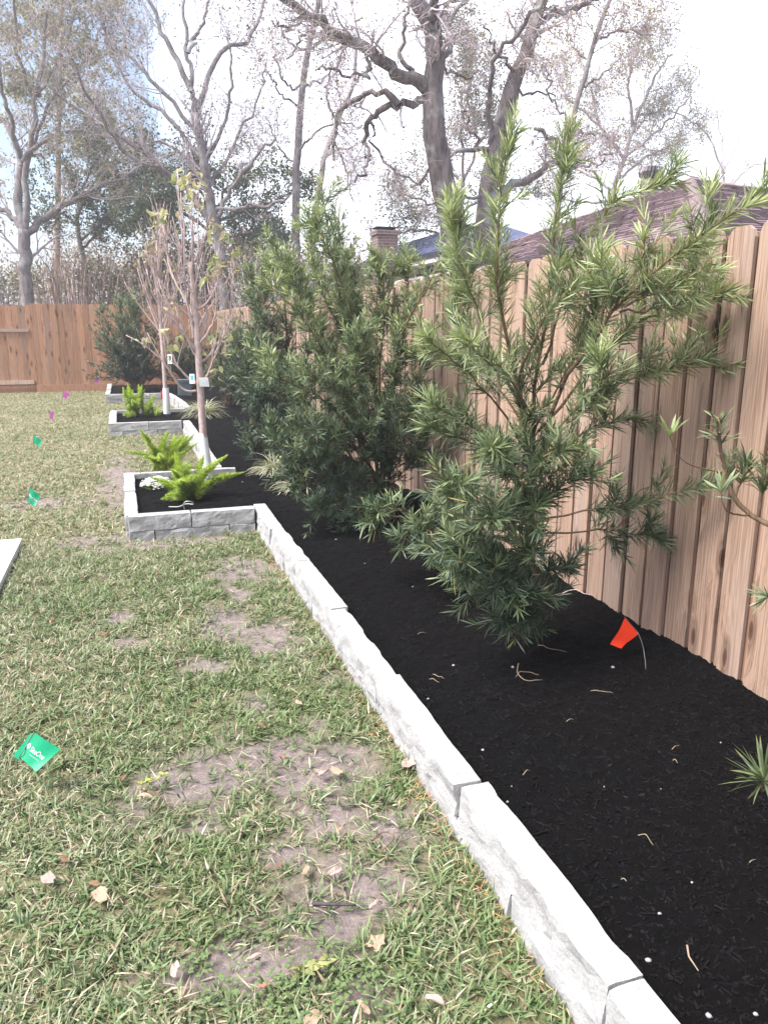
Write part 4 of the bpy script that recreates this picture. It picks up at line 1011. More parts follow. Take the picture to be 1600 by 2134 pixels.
def facet_courses(parent, e0, e1, t0, t1, n, mat_, th=.035, tabs=True, seed=1, lift=.02):
    """a roof facet laid in shingle courses from eave (e0-e1) to top (t0-t1); every course a real stepped slab with uneven tabs"""
    e0, e1, t0, t1 = [np.array(x, float) for x in (e0, e1, t0, t1)]
    rr = np.random.default_rng(seed)
    nn = np.cross(e1 - e0, (t0 + t1) / 2 - (e0 + e1) / 2); nn = nn / np.linalg.norm(nn)
    if nn[2] < 0: nn = -nn
    for k in range(n):
        a, b = k / n, min(1.0, (k + 1.25) / n)
        p0 = e0 + (t0 - e0) * a; p1 = e1 + (t1 - e1) * a; q0 = e0 + (t0 - e0) * b; q1 = e1 + (t1 - e1) * b
        m_ = max(1, int(np.linalg.norm(p1 - p0) / .33)) if tabs else 1
        s = np.linspace(0, 1, m_ + 1); V = []; Q = []
        for j in range(m_):
            up_ = rr.uniform(.5, 1.5) * th; drop = rr.uniform(-.10, .06)
            A = p0 + (p1 - p0) * s[j]; B = p0 + (p1 - p0) * s[j + 1]; Cc = q0 + (q1 - q0) * s[j + 1]; Dd = q0 + (q1 - q0) * s[j]
            A = A + (A - Dd) * drop; B = B + (B - Cc) * drop
            i = len(V); V += [A + nn * (lift + up_), B + nn * (lift + up_), Cc + nn * lift, Dd + nn * lift, A + nn * (lift - .01), B + nn * (lift - .01)]
            Q += [[i, i + 1, i + 2, i + 3], [i + 4, i + 5, i + 1, i], [i, i + 3, i + 3, i + 4]][:2]
        put("shingle_course", V, Q, None, mat_, parent)

# --- maroon hip roof seen over the fence
zA = 5.0; d_ = ray(1440, 375); A = CAM + d_ * ((zA - CAM_H) / d_[2])
def hip_dir(sgn, target):
    """slope p so that A + s(-1, sgn*q, -p) passes the target pixel direction"""
    return None
# near corner on the photo line to (1470,475), far corner on the line to (874,573); eave height 2.7
ze = 2.75
def on_line(u0, v0, u1, v1, k): return u0 + (u1 - u0) * k, v0 + (v1 - v0) * k
run = 5.6; Xe = A[0] - run
def corner(u1, v1):
    best = None
    for k in np.linspace(.2, 3.5, 600):
        u, v = on_line(1440, 375, u1, v1, k); p = gx(u, v, Xe)
        if best is None or abs(p[2] - ze) < best[0]: best = (abs(p[2] - ze), p)
    return best[1]
Cn = corner(1472, 475); Cf = corner(874, 573)
hx = thing("neighbour_house", (A[0], A[1], 0), 'house with maroon shingle hip roof rising over the fence at the right', 'house')
Cn2 = np.array([A[0] + run, Cn[1], Cn[2]]); Cf2 = np.array([A[0] + run, Cf[1], Cf[2]])
rf = MB(); rf.tri(Cn, A, Cf).tri(Cn2, A, Cn).tri(Cf2, A, Cn2).tri(Cf, A, Cf2); rfo = rf.put("roof", M['shingle_red'], hx)
facet_courses(rfo, Cf, Cn, A, A, 34, M['shingle_red'], .03, True, 3)
facet_courses(rfo, Cn, Cn2, A, A, 34, M['shingle_red'], .03, True, 4)
for c_, nm in ((Cn, 0), (Cf, 1), (Cn2, 2)):      # ridge caps along the hips
    dv = (c_ - A) / np.linalg.norm(c_ - A); sd_ = nrm(np.cross(dv, np.array([0, 0, 1.0]))); L_ = np.linalg.norm(c_ - A)
    mb = MB(); k = 0.0
    while k < L_ - .3:
        p = A + dv * k + np.array([0, 0, .075]); q = A + dv * (k + .34) + np.array([0, 0, .055]); w_ = sd_ * .15; dn = np.array([0, 0, -.07])
        p_ = p + np.array([0, 0, .02]) 
        mb.quad(q, p, p + w_ + dn, q + w_ + dn).quad(p, q, q - w_ + dn, p - w_ + dn); k += .30
    mb.put("hip_cap", M['shingle_red'], rfo)
wl = MB(); wl.box((Xe + .5, Cn[1] + .5, 0), (A[0] + run - .5, Cf[1] - .5, min(Cn[2], Cf[2]) - .02)); wl.put("wall", M['siding'], hx)
# turbine vent on the far hip
vb = Cf * .0 + A + (Cf - A) * ((1440 - 1368) / (1440 - 874) * .86); vt = vb + np.array([-.15, -.1, .02])
tv = thing("roof_vent", vt - np.array([0, 0, .25]), 'maroon turbine vent on the maroon shingle roof', 'vent')
mv = MB(); ang = np.linspace(0, 2 * math.pi, 17)[:-1]
def lathe(prof, c):
    V = []; 
    for (rr, z) in prof:
        for a in ang: V.append((c[0] + rr * math.cos(a), c[1] + rr * math.sin(a), c[2] + z))
    n = len(ang); Q = [[i * n + j, i * n + (j + 1) % n, (i + 1) * n + (j + 1) % n, (i + 1) * n + j] for i in range(len(prof) - 1) for j in range(n)]
    return V, Q
V, Q = lathe([(.26, -.3), (.22, 0), (.21, .28), (.17, .30)], vt); put("collar", V, Q, None, M['metal'], tv, None, True)
geo = []
for k in range(20):
    a0 = k * 2 * math.pi / 20; pr = [(.16, .30), (.26, .36), (.30, .46), (.26, .57), (.10, .62)]; V = []
    for i, (rr, z) in enumerate(pr):
        for w_ in (0, .17): V.append((vt[0] + rr * (1 - w_ * .3) * math.cos(a0 + w_ + i * .06), vt[1] + rr * (1 - w_ * .3) * math.sin(a0 + w_ + i * .06), vt[2] + z))
    put("fin", V, [[2 * i, 2 * i + 1, 2 * i + 3, 2 * i + 2] for i in range(4)], None, M['metal'], tv)
V, Q = lathe([(.13, .30), (.2, .45), (.12, .6), (.0, .63)], vt); put("drum", V, Q, None, M['fascia'], tv, None, True)

# --- slate roof and brick chimney farther back
Xg = 8.0
e_n = gx(1010, 503, Xg); e_f = gx(700, 573, Xg); e_n = np.array([Xg, 19.7, 3.43]); e_f = np.array([Xg, 31.0, 3.43])
rdg = 10.5; rz = 4.63
hg = thing("neighbour_house", (rdg, 23, 0), 'cream house with slate grey roof behind the brick chimney', 'house')
r_n = np.array([rdg, 22.2, rz]); r_f = np.array([rdg, 29.5, rz]); o_n = np.array([13.0, 19.7, 3.43]); o_f = np.array([13.0, 31.0, 3.43])
rfm = MB(); rfm.quad(e_n, r_n, r_f, e_f).quad(o_n, o_f, r_f, r_n).tri(e_n, o_n, r_n).tri(e_f, r_f, o_f); ro = rfm.put("roof", M['shingle_blue'], hg)
facet_courses(ro, e_f, e_n, r_f, r_n, 18, M['shingle_blue'], .02, True, 7)
MB().box((Xg - .03, 19.7, 3.31), (Xg + .0, 31, 3.42)).put("fascia", M['fascia'], hg)
MB().box((Xg, 19.8, 3.20), (Xg + .5, 30.9, 3.31)).put("soffit", M['trim'], hg)
for k in range(22): MB().box((Xg + .46 - .006 * (k % 2), 20.0, .02 + k * .145), (Xg + .60, 30.6, .02 + k * .145 + .142)).put("siding_board", M['siding'], hg)
for (u0, u1, v0, v1) in [(872, 905, 548, 590)]:
    a = gx(u0, v0, Xg + .44); b = gx(u1, v1, Xg + .44); wv = MB().box((Xg + .425, b[1], b[2]), (Xg + .445, a[1], a[2])).put("window", M['glass'], hg)
    MB().box((Xg + .415, b[1] - .08, b[2] - .08), (Xg + .455, b[1], a[2] + .08)).box((Xg + .415, a[1], b[2] - .08), (Xg + .455, a[1] + .08, a[2] + .08)).box((Xg + .414, b[1], a[2]), (Xg + .455, a[1], a[2] + .08)).put("frame", M['trim'], wv)
for (u, v) in [(838, 524), (864, 508), (865, 530), (913, 484), (912, 493), (880, 520)]:
    p = gx(u, v, Xg + 1.0); z_ = 3.43 + (p[0] - Xg) * (rz - 3.43) / 2.5
    V, Q = lathe([(.05, -.1), (.05, .16), (.0, .17)], (p[0], p[1], z_ + .03)); put("vent_pipe", V, Q, None, M['fascia'], hg, None, True)

# brick chimney
pc = gx(801, 520, 7.0); mpp = pxm(pc); hw = 27 * mpp
cz_top = gx(801, 481, 7.0)[2]
ch = thing("brick_chimney", (pc[0], pc[1], 0), 'weathered red brick chimney standing beyond the fence', 'chimney')
MB().box((pc[0] - hw * .8, pc[1] - hw * .8, 0), (pc[0] + hw * .8, pc[1] + hw * .8, cz_top - .12)).put("stack", M['brick'], ch)
MB().box((pc[0] - hw * .92, pc[1] - hw * .92, cz_top - .118), (pc[0] + hw * .92, pc[1] + hw * .92, cz_top)).put("crown", M['brick'], ch)
MB().box((pc[0] - .2, pc[1] - .2, cz_top + .002), (pc[0] + .2, pc[1] + .2, cz_top + .06)).box((pc[0] - .3, pc[1] - .3, cz_top + .062), (pc[0] + .3, pc[1] + .3, cz_top + .085)).put("flue_cap", M['fascia'], ch)
# low tan roof in front of the chimney
tr_ = thing("garden_shed", (6.0, 15.5, 0), 'low outbuilding with pale tan shingle roof in front of the chimney', 'shed')
a0 = gx(700, 588, 5.0); a1 = gx(862, 592, 5.0); zt = gx(762, 556, 6.2)[2]
e0 = np.array([5.0, 12.2, 2.05]); e1 = np.array([5.0, 20.5, 2.05]); t0_ = np.array([6.6, 13.2, 2.62]); t1_ = np.array([6.6, 19.8, 2.62])
s_ = MB(); s_.quad(e0, t0_, t1_, e1); s_.quad((8.0, 12.2, 2.05), (8.0, 20.5, 2.05), t1_, t0_).tri(e0, (8.0, 12.2, 2.05), t0_).tri(e1, t1_, (8.0, 20.5, 2.05)); so = s_.put("roof", M['shingle_tan'], tr_)
facet_courses(so, e1, e0, t1_, t0_, 11, M['shingle_tan'], .018, True, 9)
MB().box((5.35, 12.6, 0), (7.6, 20.1, 2.04)).put("wall", M['siding'], tr_)

# ================================================================== BACKGROUND TREES
M['bark_grey'] = bark_mat("grey_oak_bark", (.225, .19, .19), (.09, .076, .078), 16, .3, .9, (.30, .30, .30))
M['bark_dark'] = bark_mat("dark_oak_bark", (.19, .155, .155), (.06, .05, .05), 13, .28, 1.0, (.33, .34, .33))
M['bark_pale'] = bark_mat("glare_paled_twig_bark", (.47, .40, .42), (.30, .25, .265), 20, .4, .3)  # bark paled so that sky glare on the twigs sits in the colour
M['bark_wood'] = bark_mat('distant_brown_twigs', (.52, .42, .41), (.36, .28, .27), 20, .4, .3)
M['bark_pine'] = bark_mat("pine_bark", (.30, .21, .165), (.14, .095, .08), 9, .3, .8)
M['far_leaf'] = leaf_mat("far_tree_leaves", .6, .25, .3, (1.0, 1.0, .6))

def limb(pts, Y, r, r0, r1, n=14, dy=0.0, wob=.03):
    m_ = len(pts); P = np.array([gy(u, v, Y + dy * (i / (m_ - 1)) ** 1.2) for i, (u, v) in enumerate(pts)])
    P = resample(P, n); k = r.normal(0, wob, (n, 3)); k[0] = 0; P = P + k
    mp = pxm(P.mean(0)); return P, np.linspace(r0, r1, n) * mp * .78
def tree(name, label, Y, trunk, limbs, seed, bark, n1=60, l1=(1.2, 2.6), n2=320, l2=(.5, 1.2), n3=900, l3=(.25, .6), leaves=0, leafc=None, lsize=(.05, .09), up=.18, twigbark=None, group=None, droop=0.0, wt=None, sub_t0=.25, rmin=.006, grove=0):
    r = np.random.default_rng(seed)
    base = gy(*trunk[0][0], Y); th_ = thing(name, (base[0], base[1], 0), label, 'tree', group)
    PT = []; RD = []
    tp, tr_ = limb(trunk[0], Y, r, trunk[1], trunk[2], 16, 0, .02)
    tp = np.concatenate([[[tp[0][0], tp[0][1], -.05]], tp]); tr_ = np.concatenate([[tr_[0] * 1.25], tr_])
    V, Q, T = tubes(tp[None], tr_[None], 12); put("trunk", V, Q, T, M[bark], th_, None, True)
    for (pts, a, b) in limbs:
        p, q = limb(pts, Y, r, a, b, 16, r.uniform(-2.0, 2.0), .035); PT.append(p); RD.append(q)
        V, Q, T = tubes(p[None], q[None], 8); put("limb", V, Q, T, M[bark], th_, None, True)
    k0 = np.linspace(.45, .99, 16)                                     # upper trunk carries twigs as well
    ip, _, ii, ff = interp(tp[None], np.zeros(16, int), k0); PT.append(ip); RD.append(np.interp(k0 * (len(tr_) - 1), np.arange(len(tr_)), tr_))
    PT = np.stack(PT); RD = np.stack(RD)
    a1, r1 = spawn(r, PT, RD, n1, sub_t0, 1.0, (28, 70), l1, .5, 9, .30, up, .16, rmin * 1.6, .3)
    a2, r2 = spawn(r, np.concatenate([a1]), r1, n2, .15, 1.0, (25, 65), l2, .45, 7, .55, up * .7, .17, rmin * 1.1, .4)
    a3, r3 = spawn(r, a2, r2, n3, .15, 1.0, (25, 70), l3, .4, 5, .6, up * .4 - droop, .2, rmin, .5)
    V, Q, T, _ = cat_geo([tubes(a1, r1, 5), tubes(a2, r2, 4), tubes(a3, r3, 3)])
    tag(put("branches", V, Q, T, M[twigbark or bark], th_, None, True), kind='stuff')
    if leaves:
        src = np.concatenate([a3.reshape(-1, 3), a2[:, 3:].reshape(-1, 3)]); P = src[r.integers(0, len(src), leaves)] + r.normal(0, .09, (leaves, 3))
        D = nrm(r.normal(size=(leaves, 3)) + np.array([0, 0, -.1])); L_ = r.uniform(*lsize, leaves)
        c = np.array(leafc)[r.integers(0, len(leafc), leaves)] * r.uniform(.7, 1.35, (leaves, 1))
        V, Q, T, C_ = straps(P, D, r.normal(size=(leaves, 3)), L_, L_ * r.uniform(.4, .7, leaves), .1, 1, c)
        tag(put("foliage", V, Q, T, M['far_leaf'], th_, C_), kind='stuff')
    return th_
OLIVE = [(.19, .195, .11), (.235, .22, .13), (.15, .155, .09), (.27, .23, .15)]
DARKG = [(.06, .085, .045), (.08, .10, .052), (.10, .12, .06), (.07, .08, .045)]
RUST = [(.30, .20, .12), (.26, .22, .11), (.22, .14, .09), (.33, .28, .15)]
PALEO = [(.34, .30, .17), (.28, .26, .14), (.38, .30, .20), (.24, .23, .12)]

tree("oak_tree", 'grey tree with forked trunk behind the back fence at the far left', 26, ([(60, 640), (55, 590), (52, 540), (50, 478)], 17, 15),
     [([(48, 482), (38, 400), (40, 330), (22, 270), (-10, 235)], 13, 6), ([(52, 482), (56, 350), (75, 230), (90, 120), (100, 10)], 10, 4), ([(56, 485), (110, 440), (180, 405), (240, 375), (300, 345)], 10, 4),
      ([(45, 345), (70, 310), (120, 280), (190, 272)], 8, 3), ([(46, 475), (15, 440), (-40, 420)], 9, 4), ([(40, 330), (10, 200), (-10, 90)], 7, 3), ([(75, 230), (40, 120), (28, -10)], 6, 3), ([(80, 200), (130, 110), (160, 10)], 6, 3), ([(60, 330), (110, 200), (180, 120), (220, 30)], 5, 2)],
     1, 'bark_grey', 90, (1.0, 2.4), 520, (.5, 1.3), 1900, (.25, .7), 7000, OLIVE + RUST[:2], (.05, .10), .15, 'bark_pale')
tree("pine_tree", 'straight pine trunk behind the back fence', 36, ([(118, 640), (120, 480), (122, 330), (126, 160), (130, -60)], 9, 5),
     [([(123, 300), (170, 260), (210, 230)], 3, 1.5), ([(124, 250), (80, 210), (50, 160)], 3, 1.5), ([(125, 180), (190, 130), (235, 110)], 3, 1.5), ([(126, 140), (70, 80), (20, 50)], 3, 1.5), ([(127, 100), (180, 40), (230, 0)], 3, 1.5), ([(128, 60), (80, 10), (40, -50)], 3, 1.5), ([(122, 340), (160, 320), (200, 330)], 2.5, 1), ([(128, 20), (190, -20), (240, -60)], 3, 1.5)],
     2, 'bark_pine', 60, (.9, 2.0), 300, (.5, 1.1), 700, (.3, .6), 15000, [(.20, .20, .10), (.16, .17, .085), (.25, .235, .13)], (.09, .17), .12, None, sub_t0=.3)
tree("oak_tree", 'slim dark evergreen oak behind the back fence, its leafy limbs reaching left', 31, ([(184, 640), (176, 560), (163, 480), (166, 430)], 7, 5),
     [([(164, 470), (130, 445), (90, 440)], 4, 2), ([(166, 432), (210, 390), (260, 370), (320, 350)], 5, 2), ([(167, 430), (190, 350), (240, 290), (280, 260)], 5, 2), ([(168, 520), (210, 480), (260, 440)], 4, 2), ([(165, 430), (150, 370), (120, 330)], 4, 2), ([(170, 500), (230, 440), (300, 400), (350, 380)], 4, 2)],
     3, 'bark_dark', 60, (1.0, 2.2), 360, (.5, 1.1), 1000, (.25, .6), 15000, DARKG, (.07, .12), .1)
tree("bare_tree", 'large bare grey tree with many rising limbs, behind the nearer young tree', 24.5, ([(470, 620), (458, 520), (438, 420), (422, 330), (409, 235)], 17, 9),
     [([(409, 235), (398, 180), (390, 100), (382, -10)], 8, 4), ([(400, 190), (352, 95), (322, 30), (300, -30)], 8, 3.5), ([(412, 225), (458, 112), (518, 82), (548, 10), (556, -30)], 7.5, 3), ([(392, 110), (420, 50), (442, -20)], 6, 3),
      ([(450, 480), (395, 400), (350, 362), (290, 310), (238, 272), (170, 230), (90, 175)], 11, 3), ([(350, 362), (268, 322), (222, 262), (182, 195), (150, 120)], 6, 3), ([(440, 440), (500, 432), (552, 426), (606, 412)], 6, 3), ([(446, 470), (482, 392), (530, 332), (575, 288)], 7, 3),
      ([(420, 330), (360, 250), (290, 200), (240, 130), (210, 40)], 6, 2.5), ([(425, 350), (470, 250), (480, 160), (475, 60)], 6, 2.5), ([(432, 400), (490, 300), (540, 200), (555, 130)], 5, 2), ([(415, 280), (330, 180), (270, 110), (225, -10)], 6, 2.5), ([(430, 390), (380, 320), (320, 290), (250, 220)], 5, 2)],
     4, 'bark_grey', 150, (.9, 2.2), 900, (.4, 1.1), 3000, (.2, .55), 3500, DARKG + OLIVE, (.05, .09), .2, 'bark_pale', rmin=.006)
tree("oak_tree", 'dark leafy oak low behind the bare grey tree', 29, ([(430, 640), (425, 540), (440, 470)], 8, 5),
     [([(440, 470), (500, 440), (560, 420), (610, 400)], 5, 2), ([(438, 480), (380, 440), (330, 410), (280, 390)], 5, 2), ([(440, 470), (470, 400), (520, 350)], 5, 2), ([(436, 500), (500, 490), (570, 480)], 4, 2), ([(432, 520), (370, 500), (320, 470)], 4, 2), ([(432, 540), (500, 540), (560, 530)], 4, 2), ([(440, 480), (420, 400), (380, 340)], 4, 2)],
     5, 'bark_dark', 70, (1.0, 2.2), 420, (.5, 1.1), 1200, (.25, .6), 20000, DARKG + [(.10, .105, .05)], (.07, .12), .05)
tree("bare_tree", 'tall slender trunk rising behind the second shrub', 25, ([(618, 540), (616, 420), (620, 310), (630, 200), (642, 105), (656, 40), (674, -30)], 12, 6),
     [([(622, 330), (642, 290), (690, 258), (740, 262)], 4, 2), ([(642, 110), (600, 85), (575, 40)], 4, 2), ([(632, 185), (592, 172), (570, 110)], 4, 2), ([(634, 180), (680, 160), (720, 110)], 4, 2), ([(628, 220), (590, 200), (560, 150)], 3.5, 2), ([(645, 100), (690, 60), (700, 0)], 4, 2), ([(620, 350), (585, 310), (560, 260)], 3, 1.5)],
     6, 'bark_grey', 50, (.8, 1.8), 260, (.4, 1.0), 800, (.2, .5), 400, RUST, (.05, .08), .15, 'bark_pale')
tree("bare_tree", 'leaning slender trunk just right of the tall one behind the second shrub', 23, ([(648, 560), (658, 440), (676, 330), (702, 255), (735, 180), (745, 100)], 9.5, 4),
     [([(676, 330), (700, 310), (735, 310)], 4, 2), ([(702, 255), (680, 200), (690, 130)], 4, 2), ([(735, 180), (770, 130), (780, 60)], 3.5, 1.5), ([(690, 290), (720, 350), (735, 420)], 3, 1.5), ([(660, 430), (720, 390), (740, 340)], 3, 1.5)],
     7, 'bark_grey', 40, (.8, 1.6), 200, (.4, 1.0), 600, (.2, .5), 300, RUST, (.05, .08), .1, 'bark_pale')
tree("oak_tree", 'thick dark oak trunk with heavy crooked limbs over the slate roof', 14, ([(985, 640), (950, 490), (926, 400), (908, 300), (900, 200), (906, 120), (896, 60), (868, -10), (850, -60)], 40, 17),
     [([(893, 188), (842, 162), (790, 122), (720, 80), (640, 30), (560, -30)], 20, 10), ([(888, 205), (832, 218), (770, 248), (764, 300)], 12, 6), ([(832, 218), (780, 188), (730, 215), (700, 265), (690, 330)], 8, 4), ([(906, 118), (942, 92), (934, 58), (975, -10)], 10, 5),
      ([(900, 80), (902, 20), (908, -40)], 15, 10), ([(860, 172), (862, 142), (838, 120), (842, 70), (850, 10)], 8, 4), ([(764, 300), (770, 330), (740, 380)], 5, 3), ([(760, 105), (770, 160), (700, 150), (662, 135)], 5, 3), ([(700, 70), (640, 70), (600, 120)], 5, 2.5), ([(905, 130), (960, 160), (1000, 150)], 4, 2), ([(770, 250), (790, 320), (840, 370), (900, 380)], 4, 2),
      ([(640, 30), (600, 60), (560, 40)], 4, 2)],
     8, 'bark_dark', 140, (.5, 1.2), 900, (.25, .7), 2600, (.12, .35), 3000, [(.10, .11, .06), (.13, .13, .07), (.24, .18, .10)], (.03, .055), .02, 'bark_pale', droop=.12, rmin=.0035)
tree("oak_tree", 'second thick leaning trunk just right of the crooked oak', 14.5, ([(1002, 640), (1012, 440), (1034, 320), (1060, 205), (1094, 110), (1120, 30), (1142, -40)], 30, 14),
     [([(1118, 45), (1180, 20), (1245, -8)], 9, 6), ([(1022, 312), (960, 315), (912, 325), (890, 360), (860, 392)], 7, 3), ([(1036, 405), (1100, 372), (1150, 340), (1162, 298), (1110, 268)], 12, 5), ([(1020, 300), (1022, 150), (1080, 60), (1150, -20)], 7, 5),
      ([(1162, 300), (1200, 280), (1250, 270)], 5, 2), ([(1150, 340), (1200, 350), (1260, 330)], 5, 2), ([(1060, 205), (1100, 190), (1150, 200)], 5, 2), ([(1075, 160), (1030, 100), (1010, 40)], 5, 2), ([(1030, 330), (980, 270), (960, 200)], 5, 2), ([(1015, 430), (960, 400), (900, 420)], 5, 2)],
     9, 'bark_dark', 130, (.5, 1.2), 800, (.25, .7), 2300, (.12, .35), 4200, [(.10, .12, .06), (.14, .14, .07), (.26, .18, .10), (.34, .20, .10)], (.03, .055), .02, 'bark_pale', droop=.1, rmin=.0035)
tree("bare_tree", 'thin pale leaning trunk right of the two thick oaks', 20, ([(1150, 560), (1165, 400), (1190, 260), (1212, 180), (1236, 90), (1268, 5), (1285, -40)], 9, 5),
     [([(1238, 85), (1300, 62), (1360, 72)], 4, 2), ([(1212, 180), (1260, 150), (1300, 110)], 3.5, 1.5), ([(1190, 260), (1150, 200), (1140, 130)], 3.5, 1.5), ([(1170, 370), (1230, 330), (1280, 320)], 3.5, 1.5), ([(1225, 130), (1190, 80), (1180, 20)], 3, 1.5)],
     10, 'bark_grey', 70, (.7, 1.6), 420, (.4, .9), 1600, (.2, .45), 4200, RUST + PALEO, (.045, .08), .12, 'bark_pale')
tree("bare_tree", 'pale olive tree with fine branches above the maroon roof', 30, ([(1270, 560), (1275, 420), (1300, 330), (1320, 260)], 8, 5),
     [([(1320, 260), (1360, 170), (1400, 110)], 5, 2), ([(1318, 265), (1310, 170), (1330, 90)], 5, 2), ([(1300, 330), (1250, 260), (1230, 170)], 5, 2), ([(1290, 370), (1360, 320), (1430, 290)], 4, 2), ([(1280, 400), (1220, 360), (1150, 330)], 4, 2), ([(1300, 330), (1380, 260), (1440, 200)], 4, 2), ([(1250, 260), (1180, 200), (1150, 130)], 4, 2), ([(1275, 420), (1210, 420), (1140, 400)], 4, 2), ([(1330, 240), (1390, 230), (1460, 260)], 3, 1.5)],
     11, 'bark_pale', 150, (1.0, 2.4), 1000, (.5, 1.2), 3200, (.25, .6), 17000, PALEO + OLIVE, (.05, .09), .1, 'bark_pale', rmin=.007)
tree("bare_tree", 'faint leafless tree at the far right above the roof peak', 36, ([(1520, 560), (1515, 430), (1505, 360)], 5, 3),
     [([(1505, 360), (1480, 290), (1440, 250)], 3, 1.5), ([(1505, 360), (1540, 290), (1560, 230)], 3, 1.5), ([(1510, 400), (1560, 350), (1600, 340)], 3, 1.5), ([(1506, 370), (1505, 300), (1490, 220)], 3, 1.5), ([(1512, 410), (1450, 370), (1400, 360)], 3, 1.5)],
     12, 'bark_pale', 45, (.8, 2.0), 220, (.5, 1.0), 600, (.25, .6), 0, None, (.05, .1), .12, 'bark_pale', rmin=.007)
tree("oak_tree", 'olive leaved tree filling the gap behind the two thick oaks', 27, ([(960, 600), (958, 480), (965, 380)], 8, 5),
     [([(965, 380), (1000, 300), (1040, 230)], 4, 2), ([(963, 390), (920, 320), (900, 260)], 4, 2), ([(965, 380), (960, 280), (980, 180), (985, 110)], 4, 2), ([(960, 440), (1030, 400), (1090, 380)], 4, 2), ([(960, 440), (890, 420), (830, 400)], 4, 2), ([(958, 500), (880, 480), (800, 480)], 4, 2), ([(980, 180), (940, 120), (950, 60)], 3, 1.5)],
     13, 'bark_grey', 100, (.9, 2.2), 640, (.5, 1.1), 2200, (.25, .6), 17000, [(.11, .125, .06), (.15, .155, .075), (.24, .19, .11), (.085, .10, .05)], (.06, .10), .05, 'bark_pale')

# leafless brush and scrub behind the back fence
def brush(label, Y, u0, u1, vb, vt, n, seed, bark='bark_pale', leaves=0, leafc=None):
    r = np.random.default_rng(seed); uc = (u0 + u1) / 2; b = gy(uc, 640, Y); th_ = thing("scrub_bush", (b[0], b[1], 0), label, 'bush')
    PT = []
    for k in range(n):
        u = r.uniform(u0, u1); lean = (u - uc) / (u1 - u0) * 60 + r.normal(0, 18)
        p0 = gy(uc + (u - uc) * .65, vb, Y + r.normal(0, .5)); p0[2] = 0; p1 = gy(u + lean * .4, (vb + vt) / 2, Y + r.normal(0, .6)); p2 = gy(u + lean, vt + r.uniform(-20, 60), Y + r.normal(0, .8))
        PT.append(resample([p0, p1, p2], 9, .02, r))
    PT = np.stack(PT); RD = r.uniform(.012, .03, n)[:, None] * np.linspace(1, .3, 9)[None]
    a1, r1 = spawn(r, PT, RD, n * 6, .25, 1, (20, 50), (.4, 1.1), .4, 6, .5, .3, .1, .006, .5)
    V, Q, T, _ = cat_geo([tubes(PT, RD, 5), tubes(a1, r1, 3)]); tag(put("stems", V, Q, T, M[bark], th_, None, True), kind='stuff')
    if leaves:
        src = a1.reshape(-1, 3); P = src[r.integers(0, len(src), leaves)] + r.normal(0, .15, (leaves, 3)); L_ = r.uniform(.06, .12, leaves)
        V, Q, T, C_ = straps(P, nrm(r.normal(size=(leaves, 3))), r.normal(size=(leaves, 3)), L_, L_ * .6, .1, 1, np.array(leafc)[r.integers(0, len(leafc), leaves)] * r.uniform(.7, 1.3, (leaves, 1)))
        tag(put("foliage", V, Q, T, M['far_leaf'], th_, C_), kind='stuff')
brush('fan of bare brown brush stems over the back fence, left of the pine', 27, 60, 260, 650, 540, 60, 21, 'bark_pine')
brush('greenish scrub at the far left edge behind the back fence', 29, -60, 60, 650, 560, 40, 22, 'bark_pale', 2600, OLIVE)
brush('olive scrub behind the dark feathery shrub', 28, 190, 330, 650, 560, 50, 23, 'bark_pine', 4000, DARKG + OLIVE)
brush('brown twiggy scrub behind the two young trees', 27, 300, 480, 650, 510, 70, 24, 'bark_pine', 5000, DARKG + RUST)
brush('tangled scrub behind the second shrub near the chimney', 24, 480, 720, 650, 540, 70, 25, 'bark_pale', 4500, DARKG + RUST)
# far belt of woodland
def woodland():
    r = np.random.default_rng(33); n = 520
    x = r.uniform(-45, 60, n); y = 52 + r.normal(0, 5, n) - .12 * np.abs(x); h = r.uniform(2.6, 6.6, n)
    PT = np.zeros((n, 7, 3)); PT[:, :, 0] = x[:, None] + np.cumsum(r.normal(0, .12, (n, 7)), 1); PT[:, :, 1] = y[:, None]; PT[:, :, 2] = h[:, None] * np.linspace(0, 1, 7)[None]
    RD = r.uniform(.04, .11, n)[:, None] * np.linspace(1, .3, 7)[None]
    a1, r1 = spawn(r, PT, RD, 4200, .2, 1, (25, 60), (.8, 2.2), .4, 5, .4, .25, .15, .014, .5)
    a2, r2 = spawn(r, a1, r1, 9000, .2, 1, (25, 60), (.4, 1.1), .4, 4, .6, .2, .15, .012, .5)
    V, Q, T, _ = cat_geo([tubes(PT, RD, 4), tubes(a1, r1, 3), tubes(a2, r2, 3)])
    th_ = tag(put("woodland", V, Q, T, M['bark_wood'], None, None, True), 'distant belt of bare brown woodland behind the back fence', 'woodland', kind='stuff')
    m_ = 70000; src = a2.reshape(-1, 3); P = src[r.integers(0, len(src), m_)] + r.normal(0, .3, (m_, 3)); L_ = r.uniform(.14, .32, m_)
    V, Q, T, C_ = straps(P, nrm(r.normal(size=(m_, 3))), r.normal(size=(m_, 3)), L_, L_ * .6, .1, 1, np.array([(.30, .21, .17), (.27, .22, .18)] + [(.33, .25, .23), (.29, .22, .205), (.24, .19, .17), (.22, .18, .15), (.36, .28, .26), (.25, .22, .17)])[r.integers(0, 8, m_)] * r.uniform(.7, 1.3, (m_, 1)))
    tag(put("woodland_foliage", V, Q, T, M['far_leaf'], None, C_), 'thin olive and rusty leaves of the distant woodland belt', 'woodland', kind='stuff')
woodland()
